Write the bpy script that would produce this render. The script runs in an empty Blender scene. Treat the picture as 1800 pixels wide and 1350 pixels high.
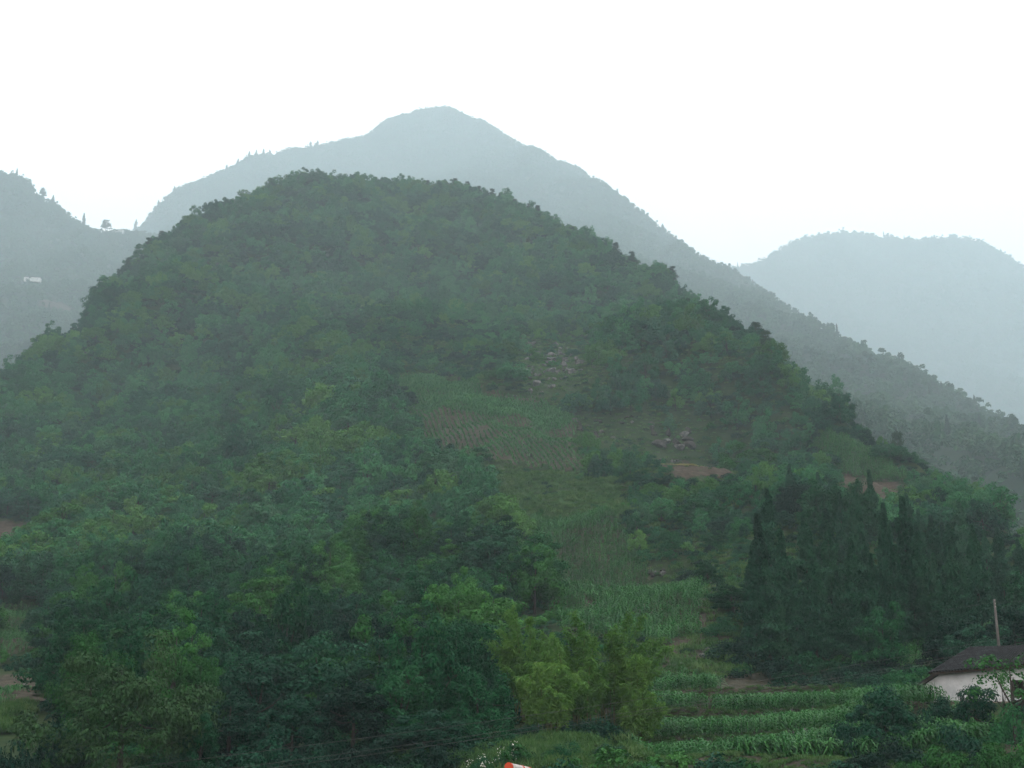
import bpy, math, random
import numpy as np
from mathutils import Vector, Matrix

# ------------------------------------------------------------------ camera, world, sun, exposure
SC = bpy.context.scene
COL = SC.collection
PITCH = math.radians(15.3)
F = 2173.0                       # focal length in pixels of the 1800 px wide photograph
cam_d = bpy.data.cameras.new("camera")
cam_d.sensor_width = 36.0
cam_d.lens = 36.0 * F / 1800.0
cam_d.clip_start = 0.1
cam_d.clip_end = 30000
cam = bpy.data.objects.new("camera", cam_d)
cam.location = (0, 0, 0)
cam.rotation_euler = (math.pi / 2 + PITCH, 0, 0)
COL.objects.link(cam)
SC.camera = cam

SUN_EL, SUN_AZ = math.radians(56), math.radians(70)    # azimuth clockwise from +Y: high over the right of the view
world = bpy.data.worlds.new("World")
SC.world = world
world.use_nodes = True
wn, wl = world.node_tree.nodes, world.node_tree.links
bg = wn["Background"]
sky = wn.new("ShaderNodeTexSky")
sky.sky_type = 'NISHITA'
sky.sun_disc = False
sky.sun_elevation = SUN_EL
sky.sun_rotation = SUN_AZ
sky.air_density = 1.0
sky.dust_density = 4.0
mixw = wn.new("ShaderNodeMix"); mixw.data_type = 'RGBA'
mixw.inputs[0].default_value = 0.88                      # a closed layer of pale cloud in front of the blue sky
mixw.inputs[7].default_value = (26.8, 23.2, 22.0, 1)
wl.new(sky.outputs[0], mixw.inputs[6])
wl.new(mixw.outputs[2], bg.inputs[0])
bg.inputs[1].default_value = 0.10

sun_d = bpy.data.lights.new("sun", 'SUN')
sun_d.energy = 1.5
sun_d.angle = math.radians(12)
sun_d.color = (1.0, 0.98, 0.94)
sun = bpy.data.objects.new("sun", sun_d)
sv = Vector((math.sin(SUN_AZ) * math.cos(SUN_EL), math.cos(SUN_AZ) * math.cos(SUN_EL), math.sin(SUN_EL)))
sun.rotation_euler = sv.to_track_quat('Z', 'Y').to_euler()
COL.objects.link(sun)

SC.view_settings.view_transform = 'Standard'
SC.view_settings.look = 'None'
SC.view_settings.exposure = 0.0
SC.view_settings.gamma = 1.0
SC.view_settings.use_curve_mapping = False
SC.render.engine = 'CYCLES'
SC.cycles.use_denoising = True
SC.cycles.volume_bounces = 3
SC.cycles.max_bounces = 6
SC.cycles.diffuse_bounces = 3
SC.cycles.transmission_bounces = 3
SC.cycles.glossy_bounces = 2
SC.cycles.caustics_reflective = False
SC.cycles.caustics_refractive = False

HAZE_DENSITY = 0.00020
HAZE_COLOR = (0.73, 0.915, 0.995)

rng = np.random.default_rng(7)
random.seed(7)

# ------------------------------------------------------------------ helpers
CP, SP = math.cos(PITCH), math.sin(PITCH)
ords = ['first', 'second', 'third', 'fourth', 'fifth', 'sixth', 'seventh', 'eighth', 'ninth', 'tenth', 'eleventh', 'twelfth', 'thirteenth', 'fourteenth', 'fifteenth', 'sixteenth', 'seventeenth', 'eighteenth', 'nineteenth', 'twentieth', 'twenty-first', 'twenty-second', 'twenty-third', 'twenty-fourth', 'twenty-fifth', 'twenty-sixth', 'twenty-seventh']

def ray(px, py):
    xc = (np.asarray(px, float) - 900.0) / F
    yc = (675.0 - np.asarray(py, float)) / F
    return xc, CP - yc * SP, SP + yc * CP

def P(px, py, d):
    """the point seen in direction (px, py) that stands d metres ahead of the camera"""
    x, y, z = ray(px, py)
    return np.array([x / y * d, np.ones_like(np.asarray(px, float)) * d, z / y * d])

def project(x, y, z):
    cz = y * CP + z * SP
    cy = -y * SP + z * CP
    cz = np.where(cz > 0.1, cz, 0.1)
    return 900 + F * x / cz, 675 - F * cy / cz, cz

def link(o, parent=None):
    COL.objects.link(o)
    if parent is not None:
        o.parent = parent
    return o

def tag(o, label=None, cat=None, group=None, kind=None):
    if label: o["label"] = label
    if cat: o["category"] = cat
    if group: o["group"] = group
    if kind: o["kind"] = kind
    return o

def empty(name, loc, rz=0.0):
    o = bpy.data.objects.new(name, None)
    o.location = [float(v) for v in loc]
    o.rotation_euler = (0, 0, rz)
    o.empty_display_size = 0.5
    return link(o)

def make_mesh(name, verts, faces, mat=None, smooth=False):
    """verts (N,3) array, faces (M,k) array or a list of tuples"""
    me = bpy.data.meshes.new(name)
    verts = np.asarray(verts, np.float32)
    if isinstance(faces, np.ndarray):
        k = faces.shape[1]
        me.vertices.add(len(verts)); me.vertices.foreach_set("co", verts.ravel())
        me.loops.add(faces.size); me.loops.foreach_set("vertex_index", faces.astype(np.int32).ravel())
        me.polygons.add(len(faces))
        me.polygons.foreach_set("loop_start", np.arange(0, faces.size, k, dtype=np.int32))
        me.polygons.foreach_set("loop_total", np.full(len(faces), k, np.int32))
        me.update(calc_edges=True)
    else:
        me.from_pydata([tuple(map(float, v)) for v in verts], [], faces)
        me.update()
    me.polygons.foreach_set("use_smooth", np.full(len(me.polygons), smooth, bool))
    if mat is not None:
        me.materials.append(mat)
    return me

class MB:
    """collects boxes, bars, tubes and facets for one mesh"""
    def __init__(s): s.v, s.f = [], []
    def hexa(s, p):                      # eight corners: four of one end, four of the other
        b = len(s.v); s.v += [tuple(map(float, q)) for q in p]
        s.f += [(b, b+3, b+2, b+1), (b+4, b+5, b+6, b+7)] + [(b+i, b+(i+1) % 4, b+4+(i+1) % 4, b+4+i) for i in range(4)]
    def box(s, c, d):
        x, y, z = c; a, b, h = d[0]/2, d[1]/2, d[2]/2
        s.hexa([(x-a, y-b, z-h), (x+a, y-b, z-h), (x+a, y+b, z-h), (x-a, y+b, z-h),
                (x-a, y-b, z+h), (x+a, y-b, z+h), (x+a, y+b, z+h), (x-a, y+b, z+h)])
    def slab(s, quad, t):                # a quad given thickness t along its normal (downwards)
        q = [Vector(map(float, p)) for p in quad]
        n = (q[1]-q[0]).cross(q[2]-q[0]).normalized()
        if n.z < 0: n = -n
        s.hexa([p - n*t for p in q] + q)
    def tube(s, path, rad, n=6, cap=True):
        path = [Vector(map(float, p)) for p in path]; b = len(s.v)
        for i, p in enumerate(path):
            t = (path[min(i+1, len(path)-1)] - path[max(i-1, 0)]).normalized()
            u = t.cross(Vector((0.31, 0.95, 0.1))).normalized(); w = t.cross(u)
            for k in range(n):
                a = 2*math.pi*k/n
                s.v.append(tuple(p + (u*math.cos(a) + w*math.sin(a))*rad[i]))
        for i in range(len(path)-1):
            for k in range(n):
                s.f.append((b+i*n+k, b+i*n+(k+1) % n, b+(i+1)*n+(k+1) % n, b+(i+1)*n+k))
        if cap:
            s.f.append(tuple(b+k for k in range(n))[::-1]); e = b+(len(path)-1)*n
            s.f.append(tuple(e+k for k in range(n)))
    def mesh(s, name, mat, smooth=False): return make_mesh(name, np.array(s.v), s.f, mat, smooth)
    def build(s, name, mat, parent=None, smooth=False):
        return link(bpy.data.objects.new(name, s.mesh(name, mat, smooth)), parent)

class Noise:
    """smooth pseudo-random field of x, y made of sine waves"""
    def __init__(s, seed, scale, n=14):
        r = np.random.default_rng(seed); a = r.uniform(0, 2*np.pi, n); k = 2*np.pi/scale*r.uniform(.5, 1.6, n)
        s.kx, s.ky, s.ph, s.n = np.cos(a)*k, np.sin(a)*k, r.uniform(0, 2*np.pi, n), n
    def __call__(s, x, y):
        o = 0
        for i in range(s.n): o = o + np.sin(s.kx[i]*x + s.ky[i]*y + s.ph[i])
        return o / math.sqrt(s.n/2)

def in_poly(x, y, poly):
    x, y = np.asarray(x), np.asarray(y); ins = np.zeros(x.shape, bool); n = len(poly)
    for i in range(n):
        x0, y0 = poly[i]; x1, y1 = poly[(i+1) % n]
        c = ((y0 > y) != (y1 > y)) & (x < (x1-x0)*(y-y0)/((y1-y0) if y1 != y0 else 1e-9) + x0)
        ins ^= c
    return ins

# ------------------------------------------------------------------ materials
def new_mat(name):
    m = bpy.data.materials.new(name); m.use_nodes = True
    n = m.node_tree.nodes; l = m.node_tree.links
    return m, n, l

def ramp(n, pts):
    r = n.new("ShaderNodeValToRGB"); e = r.color_ramp.elements
    while len(e) > 1: e.remove(e[-1])
    e[0].position = pts[0][0]; e[0].color = (*pts[0][1], 1)
    for p, c in pts[1:]:
        q = e.new(p); q.color = (*c, 1)
    return r

def leaf_mat(name, c_dark, c_mid, c_light, patch=30.0, trans=0.12, rough=0.6, spec=0.08):
    """leaf colours differ from leaf to leaf, from plant to plant and in patches over the hill"""
    m, n, l = new_mat(name)
    bsdf = n["Principled BSDF"]
    geo = n.new("ShaderNodeNewGeometry"); oi = n.new("ShaderNodeObjectInfo")
    noi = n.new("ShaderNodeTexNoise"); noi.inputs["Scale"].default_value = 1.0/patch; noi.inputs["Detail"].default_value = 2
    l.new(geo.outputs["Position"], noi.inputs["Vector"])
    a = n.new("ShaderNodeMath"); a.operation = 'MULTIPLY'; a.inputs[1].default_value = 0.26
    l.new(geo.outputs["Random Per Island"], a.inputs[0])
    b = n.new("ShaderNodeMath"); b.operation = 'MULTIPLY_ADD'; b.inputs[1].default_value = 0.46
    l.new(oi.outputs["Random"], b.inputs[0]); l.new(a.outputs[0], b.inputs[2])
    c = n.new("ShaderNodeMath"); c.operation = 'MULTIPLY_ADD'; c.inputs[1].default_value = 0.9; 
    l.new(noi.outputs["Fac"], c.inputs[0])
    d = n.new("ShaderNodeMath"); d.operation = 'SUBTRACT'; d.inputs[1].default_value = 0.32
    l.new(b.outputs[0], d.inputs[0]); l.new(d.outputs[0], c.inputs[2])
    r = ramp(n, [(0.0, c_dark), (0.5, c_mid), (1.0, c_light)])
    l.new(c.outputs[0], r.inputs[0])
    l.new(r.outputs[0], bsdf.inputs["Base Color"])
    bsdf.inputs["Roughness"].default_value = rough
    bsdf.inputs["Specular IOR Level"].default_value = spec
    tr = n.new("ShaderNodeBsdfTranslucent"); l.new(r.outputs[0], tr.inputs["Color"])
    mx = n.new("ShaderNodeMixShader"); mx.inputs[0].default_value = trans
    l.new(bsdf.outputs[0], mx.inputs[1]); l.new(tr.outputs[0], mx.inputs[2])
    l.new(mx.outputs[0], n["Material Output"].inputs["Surface"])
    return m

def rough_mat(name, cols, scale=1.0, rough=0.9, bump=0.3, detail=8, bscale=None, spec=0.08, coord='pos'):
    m, n, l = new_mat(name)
    bsdf = n["Principled BSDF"]; geo = n.new("ShaderNodeNewGeometry")
    noi = n.new("ShaderNodeTexNoise"); noi.inputs["Scale"].default_value = scale; noi.inputs["Detail"].default_value = detail
    noi.inputs["Roughness"].default_value = 0.65
    l.new(geo.outputs["Position"], noi.inputs["Vector"])
    k = len(cols); r = ramp(n, [(0.3 + 0.4*i/max(k-1, 1), c) for i, c in enumerate(cols)])
    l.new(noi.outputs["Fac"], r.inputs[0]); l.new(r.outputs[0], bsdf.inputs["Base Color"])
    bsdf.inputs["Roughness"].default_value = rough; bsdf.inputs["Specular IOR Level"].default_value = spec
    if bump:
        n2 = n.new("ShaderNodeTexNoise"); n2.inputs["Scale"].default_value = bscale or scale*3; n2.inputs["Detail"].default_value = 6
        l.new(geo.outputs["Position"], n2.inputs["Vector"])
        bp = n.new("ShaderNodeBump"); bp.inputs["Strength"].default_value = bump; bp.inputs["Distance"].default_value = 0.3
        l.new(n2.outputs["Fac"], bp.inputs["Height"]); l.new(bp.outputs[0], bsdf.inputs["Normal"])
    return m

TONES = {
    'mid':    leaf_mat('leaves_mid',    (.002, .022, .009), (.007, .064, .024), (.028, .140, .045)),
    'dark':   leaf_mat('leaves_dark',   (.001, .012, .008), (.004, .034, .020), (.012, .078, .037)),
    'light':  leaf_mat('leaves_light',  (.006, .044, .011), (.022, .106, .023), (.062, .195, .042)),
    'grey':   leaf_mat('leaves_grey',   (.004, .028, .017), (.010, .058, .032), (.028, .108, .052)),
}
HILL = {                            # lighter copies of TONES: the slope's brightness over the dark foreground, put into colour
    'mid':    leaf_mat('slope_leaves_mid',    (.006, .044, .018), (.019, .118, .044), (.056, .210, .072)),
    'dark':   leaf_mat('slope_leaves_dark',   (.003, .027, .015), (.011, .072, .038), (.031, .138, .062)),
    'light':  leaf_mat('slope_leaves_light',  (.014, .062, .015), (.040, .140, .030), (.090, .225, .052)),
    'grey':   leaf_mat('slope_leaves_grey',   (.008, .042, .024), (.022, .092, .046), (.052, .150, .070)),
}
M_OLIVE = leaf_mat('leaves_olive', (.007, .030, .010), (.019, .062, .019), (.050, .100, .042), patch=6)
M_CYP = leaf_mat('needles_cypress', (.005, .030, .017), (.014, .068, .036), (.034, .115, .055), patch=12, trans=0.12)
M_PINE = leaf_mat('needles_pine', (.007, .024, .014), (.015, .045, .024), (.032, .075, .038), patch=12, trans=0.12)
M_BAMBOO = leaf_mat('leaves_bamboo', (.028, .098, .020), (.088, .210, .042), (.180, .310, .075), patch=5, trans=0.4)
M_MAIZE = leaf_mat('leaves_maize', (.009, .058, .014), (.026, .135, .030), (.080, .240, .070), patch=9, trans=0.3, rough=0.45, spec=0.2)
M_YOUNG = leaf_mat('leaves_young_maize', (.016, .085, .026), (.042, .165, .050), (.100, .250, .085), patch=14)
M_GRASS = leaf_mat('blades_grass', (.018, .060, .018), (.048, .120, .034), (.105, .170, .062), patch=9, trans=0.3)
M_FAR = leaf_mat('leaves_far', (.006, .032, .014), (.018, .070, .028), (.042, .115, .045), patch=160)
M_BARK = rough_mat('bark', [(.022, .021, .018), (.058, .055, .048)], 3.0)
M_PALE_BARK = rough_mat('pale_bark', [(.08, .075, .06), (.17, .16, .13)], 4.0)
M_CULM = rough_mat('culm', [(.06, .08, .025), (.13, .13, .05)], 3.0)
M_FLOOR = rough_mat('woodland_floor', [(.008, .022, .007), (.018, .038, .012), (.032, .042, .020)], 0.35, bump=.6)
M_FARFLOOR = rough_mat('far_woodland_floor', [(.005, .016, .008), (.012, .030, .014)], 0.02, bump=0)
M_SOIL = rough_mat('soil_brown', [(.024, .024, .017), (.048, .044, .032), (.080, .068, .052)], 0.9, bump=.7, bscale=3)
M_REDSOIL = rough_mat('soil_red', [(.018, .015, .011), (.042, .033, .024), (.075, .060, .045)], 0.7, bump=.7, bscale=3)
M_TURF = rough_mat('turf', [(.014, .040, .013), (.030, .074, .025), (.058, .076, .036)], 0.5, bump=.6, bscale=3)
M_TERR = rough_mat('terrace_soil', [(.018, .024, .013), (.036, .036, .025), (.072, .064, .050)], .8, bump=.7, bscale=3)
M_ROCK = rough_mat('limestone', [(.028, .030, .030), (.082, .086, .085), (.190, .194, .190)], 0.8, bump=.9, bscale=2.2)
M_DROCK = rough_mat('dark_limestone', [(.014, .014, .014), (.038, .037, .036), (.085, .082, .078)], 0.8, bump=.9, bscale=2.2)

# ------------------------------------------------------------------ terrain
def tps_fit(pts, smooth=0.0):
    pts = np.array(pts, float); n = len(pts); xy = pts[:, :2]/100.0; z = pts[:, 2]
    d = np.linalg.norm(xy[:, None]-xy[None], axis=2)
    K = np.where(d > 0, d*d*np.log(d+1e-12), 0) + np.eye(n)*smooth
    A = np.zeros((n+3, n+3)); A[:n, :n] = K; A[:n, n] = 1; A[:n, n+1:] = xy; A[n, :n] = 1; A[n+1:, :n] = xy.T
    w = np.linalg.solve(A, np.concatenate([z, np.zeros(3)]))
    def f(x, y):
        x = np.asarray(x, float); y = np.asarray(y, float); o = np.zeros(x.shape) + w[n] + w[n+1]*x/100 + w[n+2]*y/100
        for i in range(n):
            r2 = (x/100-xy[i, 0])**2 + (y/100-xy[i, 1])**2
            o += w[i]*0.5*r2*np.log(r2+1e-12)
        return o
    return f

class Terrain:
    def __init__(s, name, ctrl, x0, x1, y0, y1, step, mat, bumps=(), post=None, smooth=0.0, floor=-13.0, skyline=None):
        f = tps_fit(ctrl, smooth); s.f = f
        s.x0, s.y0, s.step = x0, y0, step
        s.xs = np.arange(x0, x1+step/2, step); s.ys = np.arange(y0, y1+step/2, step)
        X, Y = np.meshgrid(s.xs, s.ys)
        Z = f(X, Y)
        for amp, sc, seed in bumps: Z = Z + amp*Noise(seed, sc)(X, Y)
        s.fix = None
        if skyline:                # the ridge line as measured: heights near the crest are settled to it
            sp_ = np.array(skyline, float); xc, yy, zz = ray(sp_[:, 0], sp_[:, 1]); ut, et = xc/yy, zz/yy
            U = X/np.maximum(Y, 1); front = Y > 150; bins = np.linspace(ut.min()-.02, ut.max()+.02, 130); bc = (bins[1:]+bins[:-1])/2
            fixes = []
            for _ in range(5):
                E = Z/np.maximum(Y, 1); k = np.digitize(U, bins)-1; ec = np.full(len(bc), np.nan)
                for b_ in range(len(bc)):
                    m_ = (k == b_) & front
                    if m_.any(): ec[b_] = E[m_].max()
                ok_ = ~np.isnan(ec); ec = np.interp(bc, bc[ok_], ec[ok_]); ratio = np.clip(np.interp(bc, ut, et)/ec, .5, 1.6)
                ratio = np.convolve(np.pad(ratio, 1, 'edge'), [.25, .5, .25], 'valid')
                w = np.clip((E/np.interp(U, bc, ec)-.76)/.2, 0, 1); w = w*w*(3-2*w)*front
                Z = Z*(1+(np.interp(U, bc, ratio)-1)*w)
        if post: Z = post(X, Y, Z)
        s.Z = np.maximum(Z, floor)
        ny, nx = Z.shape
        idx = np.arange(nx*ny).reshape(ny, nx)
        faces = np.stack([idx[:-1, :-1], idx[:-1, 1:], idx[1:, 1:], idx[1:, :-1]], -1).reshape(-1, 4)
        me = make_mesh(name, np.stack([X, Y, s.Z], -1).reshape(-1, 3), faces, mat, True)
        s.obj = link(bpy.data.objects.new(name, me)); tag(s.obj, kind='structure')
    def h(s, x, y):
        x = np.asarray(x, float); y = np.asarray(y, float)
        u = np.clip((x-s.x0)/s.step, 0, len(s.xs)-1.001); v = np.clip((y-s.y0)/s.step, 0, len(s.ys)-1.001)
        i, j = u.astype(int), v.astype(int); a, b = u-i, v-j; Z = s.Z
        return (Z[j, i]*(1-a)*(1-b) + Z[j, i+1]*a*(1-b) + Z[j+1, i]*(1-a)*b + Z[j+1, i+1]*a*b)
    def hit(s, px, py, dmin=60, dmax=None):
        dmax = dmax or s.ys[-1]
        d = np.arange(dmin, dmax, s.step*0.3)
        p = P(np.full(d.shape, px), np.full(d.shape, py), d)
        z = s.h(p[0], p[1]); ok = np.nonzero(z >= p[2])[0]
        k = ok[0] if len(ok) else int(np.argmax(z-p[2]))
        return np.array([p[0][k], p[1][k], z[k]])

def D(d):                         # layout distances of the hill slope, in metres
    return d + 0.0055*max(d-130.0, 0)**2

def pts(rows, f=lambda d: d):
    return [tuple(P(a, b, f(d))) for a, b, d in rows]

# the near hill: (px, py, metres) of points of the ground
sky_near = [(-250, 800, 330), (-100, 715, 350), (0, 668, 365), (60, 625, 380), (135, 575, 400), (190, 492, 420), (240, 452, 435), (320, 413, 450), (380, 372, 465),
            (450, 343, 475), (530, 324, 485), (620, 322, 490), (700, 336, 490), (800, 336, 480), (870, 360, 470), (950, 388, 455),
            (1040, 432, 440), (1120, 466, 425), (1190, 502, 410), (1250, 556, 395), (1330, 604, 375), (1400, 680, 355), (1480, 736, 335),
            (1550, 790, 318), (1640, 835, 296), (1730, 890, 275), (1800, 955, 258), (1950, 1040, 240), (2150, 1120, 220)]
near_rows = sky_near + [
    (300, 520, 410), (500, 450, 420), (700, 430, 430), (900, 470, 415), (1100, 560, 385), (1250, 650, 350),
    (150, 700, 350), (300, 650, 365), (500, 600, 360), (700, 560, 365), (850, 600, 345), (1000, 640, 325), (1150, 700, 305), (1300, 740, 300), (1420, 790, 290),
    (0, 800, 320), (200, 830, 300), (400, 780, 310), (600, 720, 315), (760, 665, 320), (950, 700, 303), (740, 780, 285), (1000, 800, 272), (1050, 820, 262),
    (1150, 830, 250), (1290, 838, 250), (1480, 800, 270), (1600, 860, 262), (1500, 880, 240), (1680, 950, 235),
    (0, 945, 270), (200, 950, 255), (400, 920, 262), (600, 900, 262), (800, 870, 260), (920, 870, 250), (1100, 900, 235), (1300, 950, 215), (1500, 980, 205), (1700, 1020, 195),
    (0, 1080, 205), (200, 1080, 200), (400, 1050, 210), (600, 1030, 212), (800, 1010, 215), (940, 930, 235), (1050, 1000, 210), (1200, 1050, 185), (1400, 1080, 175), (1600, 1090, 165), (1800, 1100, 158),
    (0, 1190, 150), (200, 1190, 150), (400, 1180, 152), (600, 1160, 158), (800, 1150, 160), (1000, 1090, 178), (1150, 1140, 158), (1300, 1190, 142), (1500, 1190, 140), (1700, 1170, 138), (1850, 1160, 138),
    (0, 1270, 118), (200, 1290, 115), (400, 1280, 115), (600, 1270, 118), (800, 1260, 120), (980, 1240, 122), (1100, 1235, 124),
    (1600, 1262, 112), (1760, 1246, 107), (1900, 1240, 108),
    (-200, 1350, 95), (0, 1350, 95), (200, 1380, 92), (500, 1370, 92), (800, 1345, 90), (950, 1330, 90), (1080, 1325, 92),
    (1560, 1340, 90), (1700, 1350, 85), (1900, 1350, 85)]
near_rows = [(a, b + (7 if (a, b, d) in sky_near else 0), d) for a, b, d in near_rows]
near_ctrl = pts(near_rows, D)
for a, b, d in sky_near:                                     # the hill falls away behind its skyline
    p = P(a, b+7, D(d)); near_ctrl.append((p[0]*1.10, p[1]+100, p[2]-60)); near_ctrl.append((p[0]*1.25, p[1]+260, max(p[2]*0.45, 2)))
for x in range(-150, 200, 50): near_ctrl += [(x, 60, -9.0), (x, 40, -8.5)]

EDGES = []
for d, line in ((98, [(1060, 1352), (1250, 1343), (1400, 1330), (1520, 1308), (1600, 1300)]),
                (108, [(1060, 1303), (1300, 1294), (1450, 1283), (1520, 1274), (1600, 1268)]),
                (119, [(1060, 1250), (1180, 1244), (1300, 1251), (1500, 1244), (1600, 1238)]),
                (131, [(1060, 1222), (1180, 1215), (1330, 1208), (1500, 1206), (1600, 1204)])):
    q = np.array([P(a, b, d) for a, b in line])
    EDGES.append((q[:, 0], q[:, 1] + 1.6*np.sin(np.arange(len(q))*1.3+d), q[:, 2]))

def edge_at(k, X):
    ex, ey, ez = EDGES[k]
    return np.interp(X, ex, ey), np.interp(X, ex, ez)

def terrace_bench(X, Y):
    """index of the bench a point lies on (-1 below, 3 above) and the metres behind its edge"""
    k = np.full(np.shape(X), -1); back = np.full(np.shape(X), -1.0); depth = np.full(np.shape(X), 1.0)
    for i in range(3):
        y0, _ = edge_at(i, X); y1, _ = edge_at(i+1, X)
        m = (Y >= y0) & (Y < y1); k = np.where(m, i, k); back = np.where(m, Y-y0, back); depth = np.where(m, y1-y0, depth)
    return k, back, depth

def terraces(X, Y, Z):
    T = Z.copy(); y0, z0 = edge_at(0, X)
    T = np.where((Y < y0) & (Y > y0-1.4), z0 - 1.3*(y0-Y)/1.4, T)
    T = np.where(Y <= y0-1.4, np.minimum(Z, z0-1.3), T)
    for i in range(3):
        ya, za = edge_at(i, X); yb, zb = edge_at(i+1, X)
        t = Y - ya; bank = np.clip((Y-(yb-1.1))/1.1, 0, 1)
        T = np.where((Y >= ya) & (Y < yb), za + 0.012*t + (zb-za-0.012*t)*bank, T)
    yc, zc = edge_at(3, X)
    t = np.clip((Y-yc)/14.0, 0, 1); T = np.where(Y >= yc, zc*(1-t)+Z*t + 0.0, T)
    xl = 10.2 + 0.02*(Y-98); xr = 31.5 + 0.2*(Y-98)
    w = np.clip((X-xl+2.0)/2.0, 0, 1)*np.clip((xr-X)/4.0, 0, 1)*np.clip((Y-92)/3, 0, 1)*np.clip((150-Y)/6, 0, 1)
    return Z*(1-w) + T*w

def near_post(X, Y, Z):
    a = np.clip((Y-150)/60, 0, 1)
    Z = Z + a*(2.6*Noise(11, 75)(X, Y) + 1.3*Noise(12, 34)(X, Y)) + 0.22*Noise(13, 7)(X, Y)
    Z = terraces(X, Y, Z)
    # the bench cut for the farmhouse
    hx, hy = 41.5, 112.0; r = np.maximum(np.abs(X-hx)/9.5, np.abs(Y-hy)/7.0); w = np.clip((1.25-r)/0.25, 0, 1)
    Z = Z*(1-w) + 1.55*w
    # the road shelf the camera stands on
    w = np.clip((30-Y)/6, 0, 1)
    return Z*(1-w) + (-1.62)*w

def near_coarse(X, Y, Z):         # the big sheet dips a little under the finely built terraces
    Z = near_post(X, Y, Z)
    w = np.clip((X-8.5)/2, 0, 1)*np.clip((37-X)/2, 0, 1)*np.clip((Y-86)/2, 0, 1)*np.clip((145-Y)/2, 0, 1)
    return Z - 1.9*w
NEAR = Terrain('hillside', near_ctrl, -740, 740, -20, 1580, 3.3, M_FLOOR, post=near_coarse, smooth=0.0005, skyline=[(a, b+7) for a, b, d in sky_near])
def gz(x, y):
    """the ground a plant stands on: the fine terraces where they are, else the hillside"""
    x = np.asarray(x, float); y = np.asarray(y, float); z = NEAR.h(x, y)
    m = (x > 8.5) & (x < 37) & (y > 84.5) & (y < 145.5)
    if m.any():
        z = np.array(z); z[m] = near_post(x[m], y[m], NEAR.f(x[m], y[m]))
    return z

mid_rows = [(-100, 520, 1700), (100, 440, 1850), (240, 404, 1900), (270, 366, 1900), (300, 338, 1900), (380, 306, 1900), (440, 276, 1930), (480, 270, 1950), (560, 256, 2000), (640, 241, 2000), (665, 220, 2000), (690, 209, 2000),
            (740, 194, 2000), (790, 189, 2000), (850, 213, 2000), (920, 254, 1950), (1000, 290, 1900), (1080, 334, 1850), (1160, 400, 1750),
            (1240, 456, 1650), (1300, 486, 1550), (1400, 552, 1400), (1500, 610, 1250), (1600, 655, 1150), (1700, 710, 1050), (1800, 767, 950),
            (1900, 825, 880), (2050, 900, 800),
            (200, 520, 1450), (450, 430, 1550), (700, 400, 1580), (850, 400, 1620), (790, 270, 1850), (660, 300, 1850), (500, 335, 1800), (360, 370, 1780), (1000, 450, 1450), (1200, 590, 1200), (1400, 700, 1000), (1600, 800, 800), (1800, 905, 640),
            (1950, 1000, 560), (1450, 900, 680), (1000, 700, 900), (600, 600, 1000), (200, 700, 900)]
DM = lambda d: d + 0.00185*max(d-500.0, 0)**2
mid_ctrl = pts(mid_rows, DM) + [(-150, 620, 10), (-450, 600, 10), (-900, 700, 15), (-1400, 900, 30), (-500, 950, 60), (-1400, 2000, 250), (-150, 900, 90)]
for a, b, d in mid_rows[:28]:
    p = P(a, b, DM(d))
    if a >= 1240:                  # the long spur runs towards the valley: it falls away to its right, not behind
        mid_ctrl += [(p[0]+200, p[1]+120, p[2]*.72), (p[0]+520, p[1]+200, p[2]*.3)]; continue
    mid_ctrl += [(p[0]*1.06, p[1]+380, p[2]-310), (p[0]*1.2, p[1]+1200, p[2]*0.45)]
MID = Terrain('mountain', mid_ctrl, -2450, 2600, 700, 7700, 24.0, M_FARFLOOR, bumps=((9, 560, 21), (8, 250, 22), (5, 120, 23)), smooth=0.0005, skyline=[(a, b) for a, b, d in mid_rows[:28]])

right_rows = [(1100, 520, 2500), (1200, 500, 2550), (1270, 470, 2550), (1310, 470, 2560), (1335, 463, 2600), (1370, 440, 2600), (1420, 419, 2600), (1480, 410, 2600), (1560, 418, 2600),
              (1620, 424, 2600), (1680, 418, 2600), (1720, 424, 2600), (1760, 446, 2600), (1800, 470, 2600), (1900, 520, 2500), (2050, 600, 2400),
              (1400, 560, 2150), (1500, 560, 2150), (1650, 600, 2050), (1800, 640, 1950), (1600, 740, 1600), (1800, 800, 1450), (2000, 760, 1700), (1300, 620, 1900)]
DR = lambda d: d*2.9
right_ctrl = pts(right_rows, DR)
for a, b, d in right_rows[:16]:
    p = P(a, b, DR(d)); right_ctrl += [(p[0]*1.05, p[1]+460, p[2]-280), (p[0]*1.1, p[1]+1250, p[2]*0.45)]
RIGHT = Terrain('far_mountain', right_ctrl, 400, 4700, 3950, 9000, 33.0, M_FARFLOOR, bumps=((40, 700, 31), (18, 320, 32), (8, 150, 33)), smooth=0.0005, skyline=[(a, b) for a, b, d in right_rows[:16]])

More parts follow.
